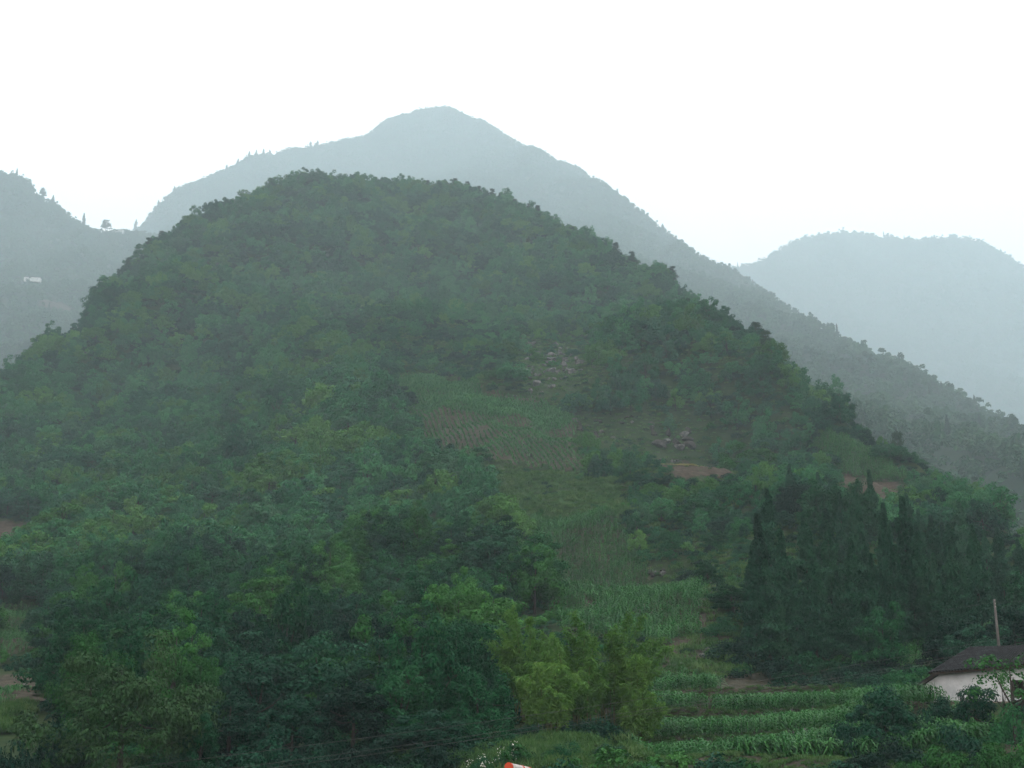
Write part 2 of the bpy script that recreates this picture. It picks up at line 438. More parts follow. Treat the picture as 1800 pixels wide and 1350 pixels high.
left_rows = [(-250, 200, 1450), (-100, 250, 1420), (-30, 295, 1400), (0, 306, 1400), (30, 310, 1400), (50, 322, 1400), (62, 341, 1390), (82, 357, 1380), (105, 366, 1370), (115, 380, 1360), (140, 394, 1350),
             (152, 404, 1330), (170, 410, 1300), (195, 412, 1300), (230, 412, 1320), (262, 416, 1360), (330, 430, 1400),
             (0, 400, 1220), (100, 450, 1120), (200, 470, 1120), (300, 520, 1150), (-200, 450, 1150), (57, 497, 1000), (0, 520, 930), (150, 540, 900), (100, 552, 840), (0, 640, 660), (80, 620, 700), (-200, 650, 700),
             (200, 620, 800), (0, 760, 520), (200, 800, 560)]
DL = lambda d: d*2.7
left_ctrl = pts(left_rows, DL)
for a, b, d in left_rows[:17]:
    p = P(a, b, DL(d)); left_ctrl += [(p[0]*1.1, p[1]+350, p[2]-215), (p[0]*1.25, p[1]+1080, p[2]*0.5)]
LEFT = Terrain('left_mountain', left_ctrl, -2450, -310, 1320, 5100, 18.0, M_FARFLOOR, bumps=((13, 320, 41), (6, 140, 42)), smooth=0.0005, skyline=[(a, b) for a, b, d in left_rows[:17]])

gm = MB(); gm.box((0, 4700, -15), (14000, 11000, 2))
g = gm.build('valley_ground', M_FLOOR); tag(g, kind='structure')
M_ROAD = rough_mat('asphalt', [(.035, .035, .036), (.065, .064, .062)], 3.0, bump=.3, bscale=20)
rb = MB(); rb.box((0, 4, -1.58), (200, 7, .10)); tag(rb.build('road', M_ROAD), kind='structure')

# ------------------------------------------------------------------ foliage building blocks
def quads(c, nrm, L, W, t=None, r=None):
    r = r or rng
    n = nrm/np.linalg.norm(nrm, axis=1, keepdims=True)
    if t is None: t = r.normal(size=c.shape)
    t = t - n*np.sum(t*n, 1, keepdims=True); t /= np.linalg.norm(t, axis=1, keepdims=True)+1e-9
    b = np.cross(n, t)
    L = np.asarray(L)[:, None]; W = np.asarray(W)[:, None]
    bend = n*L*0.12
    v = np.stack([c-t*L/2-bend, c+b*W/2, c+t*L/2-bend, c-b*W/2], 1).reshape(-1, 3)
    f = np.arange(len(c)*4).reshape(-1, 4)
    return v, f

def crown_mesh(name, mat, R, H, z0, n_clump, per, leaf, seed, rc=0.3, top=0.5, narrow=0.0, hang=0.0):
    """a crown of uneven leaf clumps: R radius, H height from z0 up"""
    r = np.random.default_rng(seed)
    d = r.normal(size=(n_clump, 3)); d[:, 2] = np.abs(d[:, 2])*1.0 - 0.35*r.random(n_clump)
    d /= np.linalg.norm(d, axis=1, keepdims=True)
    rad = r.uniform(0.45, 1.0, n_clump)**0.7
    lob = 1 + 0.22*np.sin(2*np.arctan2(d[:, 1], d[:, 0])+r.uniform(0, 6)) + 0.13*np.sin(3*np.arctan2(d[:, 1], d[:, 0])+r.uniform(0, 6))
    c = d*rad[:, None]*lob[:, None]
    zz = (c[:, 2]+0.35)/1.35
    c[:, 0] *= R*(1-narrow*np.clip(zz, 0, 1)); c[:, 1] *= R*(1-narrow*np.clip(zz, 0, 1)); c[:, 2] = z0 + zz*H*(1-rc*0.4)
    rcl = R*rc*r.uniform(0.6, 1.25, n_clump)
    k = r.integers(0, n_clump, n_clump*per)
    u = r.normal(size=(len(k), 3)); u[:, 2] += 0.35; u /= np.linalg.norm(u, axis=1, keepdims=True)
    rr = r.uniform(0.45, 1.08, len(k))**0.8
    p = c[k] + u*(rcl[k]*rr)[:, None]*np.array([1, 1, 0.72])
    nrm = u*1.0 + np.array([0, 0, 0.35]) + r.normal(size=u.shape)*0.28
    L = leaf*r.uniform(0.6, 1.4, len(k)); W = L*r.uniform(0.42, 0.7, len(k))
    t = None
    if hang: t = r.normal(size=u.shape)*(1-hang) + np.array([0, 0, -1])*hang*1.6
    v, f = quads(p, nrm, L, W, t, r)
    return make_mesh(name, v, f, mat), c

def trunk_mesh(name, mat, H, rad, tips, seed, lean=0.04, n_limb=5):
    r = np.random.default_rng(seed); m = MB()
    lx, ly = r.normal(size=2)*lean*H
    path = [(lx*t*t, ly*t*t, H*t-0.5*(t == 0)) for t in (0, .3, .6, 1.0)]
    m.tube(path, [rad, rad*.75, rad*.5, rad*.15], 7)
    for i in r.permutation(len(tips))[:n_limb]:
        e = tips[i]; s = r.uniform(.35, .7); a = np.array([lx*s*s, ly*s*s, H*s]); mid = (a+e)/2 + np.array([0, 0, -.05*H])
        m.tube([a, mid, e], [rad*.4, rad*.28, rad*.1], 5)
    return m.mesh(name, mat, True)

PROTO = {}
def proto_tree(key, mat, bark, R, H, n_clump, per, leaf, seed, base=0.22, **kw):
    cm, c = crown_mesh('crown_'+key, mat, R, H*(1-base), H*base, n_clump, per, leaf, seed, **kw)
    tm = trunk_mesh('trunk_'+key, bark, H*0.8, H*0.022+0.03, c, seed)
    PROTO[key] = (cm, tm, R, H)

TONE_WORD = {'mid': 'mid-green', 'dark': 'dark green', 'light': 'yellow-green', 'grey': 'grey-green'}
for ti, tone in enumerate(TONES):
    for s in range(3):                                        # crowns for the hill, seen from 200 m and more
        proto_tree(f'hill_{tone}_{s}', HILL[tone], M_BARK, (3.6, 3.2, 3.9)[s], (6.4, 7.4, 5.6)[s], (34, 30, 40)[s], 85, 0.44, 100+10*ti+s, base=.05, rc=(.30, .33, .27)[s])
    for s in range(2):                                        # finer crowns for trees nearer than 200 m
        proto_tree(f'near_{tone}_{s}', TONES[tone], M_BARK, (3.4, 2.9)[s], (7.0, 8.0)[s], (60, 55)[s], 150, 0.27, 300+10*ti+s, base=.1, rc=(.25, .27)[s])
proto_tree('drooping', M_OLIVE, M_BARK, 5.2, 9.5, 95, 190, 0.24, 501, base=.14, rc=.2, hang=.7)
proto_tree('tall_bright', TONES['light'], M_BARK, 2.3, 11, 46, 150, 0.26, 502, base=.1, rc=.36)
proto_tree('broad_green', TONES['mid'], M_BARK, 4.6, 9.5, 70, 170, 0.27, 513, base=.12, rc=.24)
proto_tree('broad_bright', TONES['light'], M_BARK, 4.6, 9.5, 70, 170, 0.27, 503, base=.12, rc=.24)
proto_tree('sparse', TONES['light'], M_BARK, 2.2, 5.5, 16, 32, 0.22, 504, base=.45, rc=.26)
proto_tree('house_bush', TONES['dark'], M_BARK, 2.5, 4.4, 44, 130, 0.20, 505, base=.12, rc=.26)

def shrub(key, mat, R, H, n, per, leaf, seed):
    cm, c = crown_mesh('foliage_'+key, mat, R, H, -0.2, n, per, leaf, seed, rc=.36)
    PROTO[key] = (cm, None, R, H)
for ti, tone in enumerate(TONES):
    shrub(f'shrub_{tone}', TONES[tone], 1.7, 1.9, 14, 46, 0.30, 600+ti)
    shrub(f'bush_{tone}', TONES[tone], 2.2, 2.6, 30, 120, 0.20, 620+ti)

def cypress_mesh(name, mat, H, R, n, leaf, seed):
    r = np.random.default_rng(seed)
    nb = 130; zb = H*(0.10+0.9*r.random(nb)**0.85); prof = R*np.clip((1-zb/H)*1.5+.02, 0, 1)**0.8*r.uniform(.7, 1.12, nb)*(.8+.2*np.sin(zb*1.7+seed))
    ab = r.uniform(0, 2*np.pi, nb)
    k = r.integers(0, nb, n); s = r.uniform(0.15, 1.0, n)
    spread = .12+.26*r.random(n)
    aa = ab[k]+r.normal(size=n)*spread
    rad = prof[k]*s; z = zb[k] + 0.55*rad*0.5 + r.normal(size=n)*0.22 - (s > .85)*0.1
    p = np.stack([np.cos(aa)*rad, np.sin(aa)*rad, np.minimum(z, H)], 1)
    out = np.stack([np.cos(aa), np.sin(aa), np.full(n, .4)], 1)
    nrm = out + r.normal(size=p.shape)*.5
    t = np.stack([np.cos(aa)*.5, np.sin(aa)*.5, np.full(n, 1.0)], 1) + r.normal(size=p.shape)*.35
    L = leaf*r.uniform(.6, 1.5, n); v, f = quads(p, nrm, L, L*.33, t, r)
    return make_mesh(name, v, f, mat)
for s in range(4):
    H = (14.0, 12.5, 15.0, 13.0)[s]; R = (1.9, 1.7, 2.1, 1.5)[s]
    cm = cypress_mesh(f'crown_cypress_{s}', M_CYP, H, R, 8500, 0.42, 700+s)
    m = MB(); m.tube([(0, 0, -.5), (0, 0, H*.5), (0, 0, H*.97)], [.17, .1, .02], 6); 
    PROTO[f'cypress_{s}'] = (cm, m.mesh(f'trunk_cypress_{s}', M_BARK, True), R, H)

def pine_mesh(name, mat, H, tiers, seed, leaf=.34, spread=.28, base=.3):
    r = np.random.default_rng(seed); P_, N_, m = [], [], MB()
    m.tube([(0, 0, -.5), (.1, 0, H*.5), (0, .1, H)], [H*.02+.05, H*.014+.03, .03], 6)
    for i in range(tiers):
        z = H*(base + (1-base)*(i+.3*r.random())/tiers); reach = H*spread*(1.05-(z/H))**.7*r.uniform(.6, 1.15)+.15; a0 = r.uniform(0, 6.3)
        for b in range(r.integers(3, 6)):
            a = a0 + b*2*np.pi/4.5 + r.normal()*.3; e = np.array([np.cos(a)*reach, np.sin(a)*reach, z+.25*reach])
            m.tube([(0, 0, z-.1), e*np.array([.5, .5, 1])-np.array([0, 0, .1]), e], [.05, .035, .015], 4)
            for q in np.linspace(.45, 1, 4):
                c = np.array([e[0]*q, e[1]*q, z+.25*reach*q]); k = 22
                P_.append(c + r.normal(size=(k, 3))*np.array([.3, .3, .16])*H/9); N_.append(r.normal(size=(k, 3))+np.array([0, 0, 1.0]))
    p = np.concatenate(P_); n = np.concatenate(N_); L = leaf*r.uniform(.6, 1.4, len(p)); v, f = quads(p, n, L, L*.35, None, r)
    return make_mesh('crown_'+name, v, f, mat), m.mesh('trunk_'+name, M_BARK, True)
for s in range(3):
    H = (8.0, 7.0, 9.0)[s]; a, b = pine_mesh(f'pine_{s}', M_PINE, H, (7, 6, 8)[s], 800+s); PROTO[f'pine_{s}'] = (a, b, H*.28, H)
a, b = pine_mesh('big_pine', M_PINE, 17.0, 5, 811, leaf=1.2, spread=.33, base=.3); PROTO['big_pine'] = (a, b, 5, 17)
a, b = pine_mesh('bare_pine', M_PINE, 7.5, 8, 812, leaf=.34, spread=.42, base=.15); PROTO['bare_pine'] = (a, b, 3, 7.5)

# low crowns for the mountains
for s in range(4):
    cm, c = crown_mesh(f'crown_far_{s}', M_FAR, 4.6, (7.5, 9.0, 6.5, 8)[s], -1, 12, 16, 1.9, 900+s, rc=.42); PROTO[f'far_{s}'] = (cm, None, 4.6, 8)
cm = cypress_mesh('crown_far_conifer', M_PINE, 14, 2.6, 320, 1.9, 950); PROTO['far_conifer'] = (cm, None, 2.6, 14)

def maize_mesh(name, mat, H, nleaf, L0, W0, seed):
    r = np.random.default_rng(seed); V, Fc = [], []
    def strip(pts_, wid, side):
        b = len(V)
        for p, w in zip(pts_, wid): V.append(p-side*w/2); V.append(p+side*w/2)
        for i in range(len(pts_)-1): Fc.append((b+2*i, b+2*i+1, b+2*i+3, b+2*i+2))
    for a in (0, math.pi/2):
        side = np.array([math.cos(a), math.sin(a), 0]); strip([np.array([0, 0, -.15]), np.array([0, 0, H*.6]), np.array([0, 0, H])], [.045, .035, .015], side)
    a = r.uniform(0, 6.3)
    for i in range(nleaf):
        a += math.pi + r.normal()*.35; z = H*(.12+.8*i/nleaf); L = L0*r.uniform(.75, 1.15)*(1.1-.5*abs(i/nleaf-.5)); up = r.uniform(.7, 1.1)
        o = np.array([math.cos(a), math.sin(a), 0]); side = np.array([-math.sin(a), math.cos(a), 0.15])
        q = [np.array([0, 0, z]) + o*L*s*.75 + np.array([0, 0, L*(up*s-1.15*up*s*s)]) for s in (0, .3, .6, .85, 1.0)]
        strip(q, [W0*.5, W0, W0*.85, W0*.5, W0*.05], side)
    return make_mesh(name, np.array(V), Fc, mat)
for s in range(4):
    PROTO[f'maize_{s}'] = (maize_mesh(f'leaves_maize_{s}', M_MAIZE, 1.25+.1*s, 9, .85, .13, 40+s), None, .5, 1.35)
for s in range(2):
    PROTO[f'seedling_{s}'] = (maize_mesh(f'leaves_seedling_{s}', M_YOUNG, .45, 6, .55, .12, 60+s), None, .3, .5)

def tuft_mesh(name, mat, n, h, spread, w, seed):
    r = np.random.default_rng(seed); a = r.uniform(0, 6.3, n); rad = spread*np.sqrt(r.random(n))
    p = np.stack([np.cos(a)*rad, np.sin(a)*rad, np.full(n, h*.42)], 1); t = np.stack([r.normal(size=n)*.35, r.normal(size=n)*.35, np.ones(n)], 1)
    v, f = quads(p, r.normal(size=(n, 3)), h*r.uniform(.6, 1.3, n), np.full(n, w), t, r); return make_mesh(name, v, f, mat)
for s in range(3):
    PROTO[f'grass_{s}'] = (tuft_mesh(f'blades_{s}', M_GRASS, 60, .8, .9, .10, 80+s), None, 1, .8)

# ------------------------------------------------------------------ scattering (one object that instances its own geometry)
SRC = {}
def source(key):
    if key not in SRC:
        SRC[key] = bpy.data.objects.new('source_'+key, PROTO[key][0])
    return SRC[key]

def scatter(name, keys, loc, rot, scl, idx, label=None, kind='stuff'):
    loc = np.asarray(loc, np.float32); N = len(loc)
    if N == 0: return None
    me = bpy.data.meshes.new(name); me.vertices.add(N); me.vertices.foreach_set("co", loc.ravel())
    at = me.attributes.new("rot", 'FLOAT_VECTOR', 'POINT'); at.data.foreach_set("vector", np.asarray(rot, np.float32).ravel())
    at = me.attributes.new("scl", 'FLOAT_VECTOR', 'POINT'); at.data.foreach_set("vector", np.asarray(scl, np.float32).ravel())
    at = me.attributes.new("idx", 'INT', 'POINT'); at.data.foreach_set("value", np.asarray(idx, np.int32))
    o = link(bpy.data.objects.new(name, me)); tag(o, label, kind=kind)
    ng = bpy.data.node_groups.new(name+'_scatter', 'GeometryNodeTree')
    ng.interface.new_socket("Geometry", in_out='INPUT', socket_type='NodeSocketGeometry')
    ng.interface.new_socket("Geometry", in_out='OUTPUT', socket_type='NodeSocketGeometry')
    n, l = ng.nodes, ng.links
    gi, go = n.new("NodeGroupInput"), n.new("NodeGroupOutput")
    iop = n.new("GeometryNodeInstanceOnPoints"); jn = n.new("GeometryNodeJoinGeometry")
    for k in reversed(keys):
        oi = n.new("GeometryNodeObjectInfo"); oi.inputs["Object"].default_value = source(k); oi.inputs["As Instance"].default_value = False
        g2i = n.new("GeometryNodeGeometryToInstance"); l.new(oi.outputs["Geometry"], g2i.inputs[0]); l.new(g2i.outputs[0], jn.inputs[0])
    l.new(gi.outputs[0], iop.inputs["Points"]); l.new(jn.outputs[0], iop.inputs["Instance"])
    iop.inputs["Pick Instance"].default_value = True
    def named(a, t):
        q = n.new("GeometryNodeInputNamedAttribute"); q.data_type = t; q.inputs["Name"].default_value = a; return q.outputs["Attribute"]
    e2r = n.new("FunctionNodeEulerToRotation"); l.new(named("rot", 'FLOAT_VECTOR'), e2r.inputs[0]); l.new(e2r.outputs[0], iop.inputs["Rotation"])
    l.new(named("scl", 'FLOAT_VECTOR'), iop.inputs["Scale"]); l.new(named("idx", 'INT'), iop.inputs["Instance Index"])
    l.new(iop.outputs[0], go.inputs[0])
    md = o.modifiers.new("scatter", 'NODES'); md.node_group = ng
    return o

def plant(name, key, loc, rz, scl, label, cat, group=None):
    """one tree or shrub as a thing of its own: an Empty with crown and trunk"""
    cm, tm, R, H = PROTO[key]
    root = empty(name, loc, rz); root.scale = [float(q) for q in scl]
    tag(root, label, cat, group)
    c = link(bpy.data.objects.new('crown' if tm else 'foliage', cm), root)
    if tm: link(bpy.data.objects.new('trunk', tm), root)
    return root

def place_top(T, px, py, H, dmin, dmax):
    """ground point in column px whose H metre tall tree tops out at py"""
    d = np.arange(dmin, dmax, .5); p = P(np.full(d.shape, px), np.full(d.shape, py), d); g = T.h(p[0], p[1])
    k = int(np.argmin(np.abs(p[2]-g-H))); return np.array([p[0][k], p[1][k], g[k]]), float(p[2][k]-g[k])

def at_d(T, px, d):
    py = 1100.0
    for _ in range(6):
        x = float(P(px, py, d)[0]); z = float(T.h(x, d)); py = float(project(x, d, z)[1])
    return np.array([x, d, z])
#SPLIT

# ------------------------------------------------------------------ fields
def world_poly(T, rows, dmin=60):
    return [tuple(T.hit(a, b, dmin)[:2]) for a, b in rows]

FIELD_PX = {
    'upper':  [(672, 668), (700, 655), (770, 655), (850, 690), (950, 702), (1012, 738), (1004, 785), (1066, 812), (1020, 832), (930, 822), (860, 812), (800, 785), (732, 782), (742, 740), (690, 705)],
    'grass':  [(740, 800), (860, 822), (1030, 836), (1112, 885), (1100, 925), (930, 935), (885, 890), (860, 850)],
    'lower':  [(930, 918), (1040, 908), (1112, 960), (1135, 1010), (1238, 1045), (1228, 1115), (1165, 1140), (1120, 1130), (985, 1110), (955, 1045), (940, 985)],
    'mulch':  [(1148, 824), (1200, 812), (1292, 828), (1287, 842), (1190, 846)],
    'ridge':  [(1372, 772), (1440, 776), (1560, 816), (1604, 852), (1560, 850), (1480, 834), (1466, 808)],
    'red':    [(1466, 838), (1490, 832), (1604, 857), (1562, 884), (1510, 880), (1474, 866)],
    'rubble': [(1140, 1135), (1240, 1048), (1272, 1060), (1270, 1140), (1300, 1190), (1180, 1200), (1150, 1175)],
    'leftsoil': [(-60, 922), (92, 914), (84, 938), (40, 968), (-60, 980)],
    'leftmaize': [(-40, 1075), (60, 1065), (82, 1105), (70, 1150), (-40, 1160)],
    'leftbank': [(-40, 1195), (84, 1180), (90, 1215), (70, 1245), (40, 1262), (10, 1295), (-40, 1290)],
    'behind': [(1480, 1185), (1560, 1150), (1690, 1118), (1800, 1108), (1860, 1130), (1690, 1150), (1640, 1172)],
}
FIELD = {k: world_poly(NEAR, v) for k, v in FIELD_PX.items()}
TERR_POLY = [(9.0, 92), (9.5, 120), (10.5, 141), (23, 141), (37, 136), (36, 110), (35, 92)]
HOUSE_POLY = [(33.5, 104), (52, 100), (54, 121), (34, 121)]

edge_noise = Noise(77, 6)
def field_sheet(name, poly, mat, step=0.9, lift=.16, furrow=0.10, pitch=1.5, ang=0.0, label=None, rag=1.0):
    P_ = np.array(poly); x0, y0 = P_.min(0)-1; x1, y1 = P_.max(0)+1
    X, Y = np.meshgrid(np.arange(x0, x1, step), np.arange(y0, y1, step))
    jx = edge_noise(X, Y)*rag
    ins = in_poly(X+jx, Y+edge_noise(Y, X)*rag, poly)
    u = X*math.cos(ang)+Y*math.sin(ang)
    Z = gz(X, Y) + lift + furrow*np.sin(2*np.pi*u/pitch) + 0.05*Noise(5, 2.3)(X, Y)
    ny, nx = X.shape; idx = np.arange(nx*ny).reshape(ny, nx)
    fm = ins[:-1, :-1] & ins[1:, 1:] & ins[1:, :-1] & ins[:-1, 1:]
    fc = np.stack([idx[:-1, :-1], idx[:-1, 1:], idx[1:, 1:], idx[1:, :-1]], -1)[fm]
    if not len(fc): return None
    used, inv = np.unique(fc, return_inverse=True)
    V = np.stack([X, Y, Z], -1).reshape(-1, 3)[used]
    return tag(link(bpy.data.objects.new(name, make_mesh(name, V, inv.reshape(-1, 4).astype(np.int32), mat, True))), label, kind='structure')

field_sheet('upper_field', FIELD['upper'], M_SOIL, ang=.25)
field_sheet('grass_slope', FIELD['grass'], M_TURF, furrow=0)
field_sheet('lower_field', FIELD['lower'], M_SOIL, ang=1.5)
field_sheet('mulched_plot', FIELD['mulch'], M_REDSOIL, furrow=.14, ang=1.25, pitch=1.5, step=.5)
field_sheet('ridge_field', FIELD['ridge'], M_SOIL)
field_sheet('red_soil_field', FIELD['red'], M_REDSOIL, furrow=.16, ang=1.3, pitch=2.0, step=.6)
field_sheet('rubble_ground', FIELD['rubble'], M_SOIL, furrow=0)
field_sheet('left_soil_field', FIELD['leftsoil'], M_REDSOIL, ang=1.5, pitch=3)
field_sheet('left_maize_field', FIELD['leftmaize'], M_SOIL)
field_sheet('left_bank_field', FIELD['leftbank'], M_SOIL, ang=1.5, pitch=3)
field_sheet('terrace_ground', [(7.2, 84), (7.2, 145), (36.8, 145), (36.8, 84)], M_TERR, step=.35, furrow=.0, lift=.05, rag=0)
lp = [tuple(LEFT.hit(a, b, 1340)[:2]) for a, b in [(66, 532), (105, 530), (135, 548), (128, 556), (92, 545), (66, 545)]]
P_ = np.array(lp); X, Y = np.meshgrid(np.arange(P_[:, 0].min(), P_[:, 0].max(), 3), np.arange(P_[:, 1].min(), P_[:, 1].max(), 3))
ins = in_poly(X, Y, lp); ny, nx = X.shape; idx = np.arange(nx*ny).reshape(ny, nx)
fm = ins[:-1, :-1] & ins[1:, 1:] & ins[1:, :-1] & ins[:-1, 1:]
fc = np.stack([idx[:-1, :-1], idx[:-1, 1:], idx[1:, 1:], idx[1:, :-1]], -1)[fm]
if len(fc):
    tag(link(bpy.data.objects.new('red_hill_field', make_mesh('red_hill_field', np.stack([X, Y, LEFT.h(X, Y)+2.0], -1).reshape(-1, 3), fc.astype(np.int32), M_REDSOIL, True))), kind='structure')

# crops -------------------------------------------------------------
def rows_in(poly, row, gap, ang, jit, seed, rag=.5, keep=1.0):
    r = np.random.default_rng(seed); P_ = np.array(poly); c = P_.mean(0); R = np.abs(P_-c).max()*1.5
    u, v = np.meshgrid(np.arange(-R, R, row), np.arange(-R, R, gap)); u = u + r.normal(size=u.shape)*jit; v = v + r.normal(size=u.shape)*jit
    x = c[0]+u*math.cos(ang)-v*math.sin(ang); y = c[1]+u*math.sin(ang)+v*math.cos(ang)
    m = in_poly(x+edge_noise(x, y)*rag, y+edge_noise(y, x)*rag, poly) & (r.random(u.shape) < keep)
    return x[m], y[m]

def crop(name, keys, x, y, smin, smax, seed, label, lift=.12):
    r = np.random.default_rng(seed); n = len(x)
    z = gz(x, y)+lift
    s = r.uniform(smin, smax, n)
    rot = np.stack([r.normal(size=n)*.08, r.normal(size=n)*.08, r.uniform(0, 6.28, n)], 1)
    return scatter(name, keys, np.stack([x, y, z], 1), rot, np.stack([s, s, s*r.uniform(.85, 1.2, n)], 1), r.integers(0, len(keys), n), label)

MK = [f'maize_{s}' for s in range(4)]; SK = ['seedling_0', 'seedling_1']
x, y = rows_in(FIELD['upper'], 1.5, .6, .25, .10, 1)
dens = Noise(91, 14)(x, y); k = (dens > -1.5) & (np.random.default_rng(3).random(len(x)) < .9)
crop('young_maize', SK, x[k], y[k], 1.6, 2.6, 2, 'thin young maize in rows on the brown upper field')
# a denser band of taller plants crosses the upper field
bp_ = world_poly(NEAR, [(690, 668), (780, 668), (850, 695), (960, 712), (1010, 735), (1000, 748), (880, 736), (790, 728), (700, 700)])
x, y = rows_in(bp_, 1.0, .7, .25, .12, 4); crop('dense_young_maize', SK, x, y, 2.4, 3.4, 5, 'denser green band of young maize crossing the upper field')
x, y = rows_in(FIELD['lower'], 1.5, .30, 1.50, .09, 6, keep=.9); m = Noise(92, 9)(x, y) > -1.7
crop('slope_maize', MK, x[m], y[m], 1.0, 1.4, 7, 'maize in rows up the lower clearing between bamboo and rocks')
x, y = rows_in(FIELD['ridge'], 1.2, .4, .9, .12, 8); crop('ridge_maize', MK, x, y, 1.3, 1.8, 9, 'bright maize strip under the right skyline of the near hill')
x, y = rows_in(FIELD['behind'], .9, .55, .5, .12, 10); crop('maize_behind_house', MK, x, y, .85, 1.15, 11, 'maize growing on the slope above the farmhouse roof')
x, y = rows_in(FIELD['leftmaize'], 1.1, .6, .2, .14, 12); crop('left_maize', MK, x, y, .7, 1.0, 13, 'maize patch at the left edge above the bare bank')
def strip_poly(rows): return world_poly(NEAR, rows)
for i, rws in enumerate(([(-40, 1215), (30, 1210), (40, 1222), (20, 1236), (-40, 1240)], [(-40, 1252), (70, 1240), (60, 1252), (30, 1266), (-40, 1272)], [(-40, 1285), (40, 1272), (20, 1295), (-40, 1300)])):
    x, y = rows_in(strip_poly(rws), .7, .5, 0, .15, 20+i); crop(('bank_maize', 'bank_grass', 'bank_grass')[i], (SK, ['grass_0', 'grass_1'], ['grass_1', 'grass_2'])[i], x, y, .7, 1.1, 30+i,
        ('low maize on the bare left bank', 'green grass strip on the left bank', 'lowest grass strip at the left edge')[i])
# yellow-edged mulch rows: narrow plastic strips laid down the furrows
M_FILM = rough_mat('mulch_film', [(.20, .20, .07), (.30, .29, .14)], 2.0, rough=.5, bump=0)
m = MB(); r = np.random.default_rng(5); mp = FIELD['mulch']; P_ = np.array(mp); c = P_.mean(0)
a = 1.25; ux, uy = math.cos(a), math.sin(a)
for u in np.arange(-34, 34, 1.5):
    run = []
    for v in np.arange(-40, 40, .8):
        x_, y_ = c[0]+u*ux-v*uy, c[1]+u*uy+v*ux
        if in_poly(np.array([x_]), np.array([y_]), mp)[0] and Noise(93, 12)(x_, y_) > -.3 and Noise(97, 2.2)(x_, y_) > -.9: run.append((x_, y_))
        else:
            if len(run) > 2:
                for (xa, ya), (xb, yb) in zip(run[:-1], run[1:]):
                    za, zb = float(NEAR.h(xa, ya))+.60, float(NEAR.h(xb, yb))+.60
                    m.slab([(xa-.26*ux, ya-.26*uy, za), (xa+.26*ux, ya+.26*uy, za), (xb+.26*ux, yb+.26*uy, zb), (xb-.26*ux, yb-.26*uy, zb)], .1)
            run = []
if m.v: tag(m.build('mulch_strips', M_FILM), 'pale yellow mulch strips in rows on the small red plot', kind='stuff')

# terraces: single plants for the ones that show largest, the rest as one mass
r = np.random.default_rng(17); tx, ty = [], []
for i in range(3):
    nb = (11, 10, 12)[i]
    for j in range(nb):
        xs = np.arange(9.5, 36, .36); ye, _ = edge_at(i, xs); yn, _ = edge_at(i+1, xs)
        yy = ye + .35 + j*.9 + r.normal(size=len(xs))*.12
        ok = (yy < yn-1.3) & in_poly(xs, yy, TERR_POLY) & (r.random(len(xs)) < .93) & (Noise(94, 5)(xs, yy) > -1.7)
        if i == 2: ok &= ~((xs > 17.5) & (xs < 20.5) & (j > 1))
        tx.append((xs+r.normal(size=len(xs))*.08)[ok]); ty.append(yy[ok])
xs = r.uniform(11, 22, 260); yy = r.uniform(132, 141, 260); tx.append(xs); ty.append(yy)
xs = r.uniform(16, 34.5, 1500); yy = r.uniform(92.3, 96.8, 1500); m_ = in_poly(xs, yy, TERR_POLY); tx.append(xs[m_]); ty.append(yy[m_])
tx, ty = np.concatenate(tx), np.concatenate(ty); tz = gz(tx, ty)+.08
ppx, ppy, _ = project(tx, ty, tz); kb, back, dep = terrace_bench(tx, ty)
front = (kb >= 0) & (back < 1.0) & (ppy < 1345)
cand = np.nonzero(front)[0]; r.shuffle(cand); pick = cand[:290]
maize_label = {0: 'maize plant in the front rows of the lowest terrace band', 1: 'maize plant in the front rows of the middle terrace band', 2: 'maize plant in the front rows of the upper terrace band'}
sc_ = r.uniform(.9, 1.2, len(tx))
for i in pick:
    o = link(bpy.data.objects.new('maize_plant', PROTO[MK[i % 4]][0])); o.location = (tx[i], ty[i], tz[i]); o.rotation_euler = (r.normal()*.08, r.normal()*.08, r.uniform(0, 6.28)); o.scale = (sc_[i],)*3
    tag(o, maize_label[int(kb[i])], 'maize plant', ('maize in front of the lowest terrace', 'maize in front of the middle terrace', 'maize in front of the upper terrace')[int(kb[i])])
rest = np.setdiff1d(np.arange(len(tx)), pick); n_ = len(rest)
scatter('terrace_maize', MK, np.stack([tx[rest], ty[rest], tz[rest]], 1), np.stack([r.normal(size=n_)*.1, r.normal(size=n_)*.1, r.uniform(0, 6.28, n_)], 1),
        np.repeat(sc_[rest][:, None], 3, 1), r.integers(0, 4, n_), 'dense maize filling the stepped terraces at lower right')
# stones strewn on the terrace banks
m = MB()
def stone_mesh(name, mat, seed, flat=.6, sub=2, rough=.28):
    import bmesh
    r_ = random.Random(seed); bm = bmesh.new(); bmesh.ops.create_icosphere(bm, subdivisions=sub, radius=1)
    cuts = [(Vector((r_.gauss(0, 1), r_.gauss(0, 1), r_.gauss(0, 1))).normalized(), r_.uniform(.35, .75)) for _ in range(14)]
    for v in bm.verts:
        for n_, d_ in cuts:
            q = v.co.dot(n_)
            if q > d_: v.co -= n_*(q-d_)
        v.co *= 1 + r_.uniform(-.5, .5)*rough*.35; v.co.z *= flat
    me = bpy.data.meshes.new(name); bm.to_mesh(me); bm.free(); me.materials.append(mat); return me
for s in range(3):
    PROTO[f'stone_{s}'] = (stone_mesh(f'stone_{s}', M_ROCK, 10+s), None, 1, 1)
    PROTO[f'boulder_{s}'] = (stone_mesh(f'boulder_{s}', M_ROCK, 30+s, flat=.8, sub=3), None, 1, 1)
    PROTO[f'dark_boulder_{s}'] = (stone_mesh(f'dark_boulder_{s}', M_DROCK, 50+s, flat=.8, sub=3), None, 1, 1)
sx, sy = [], []
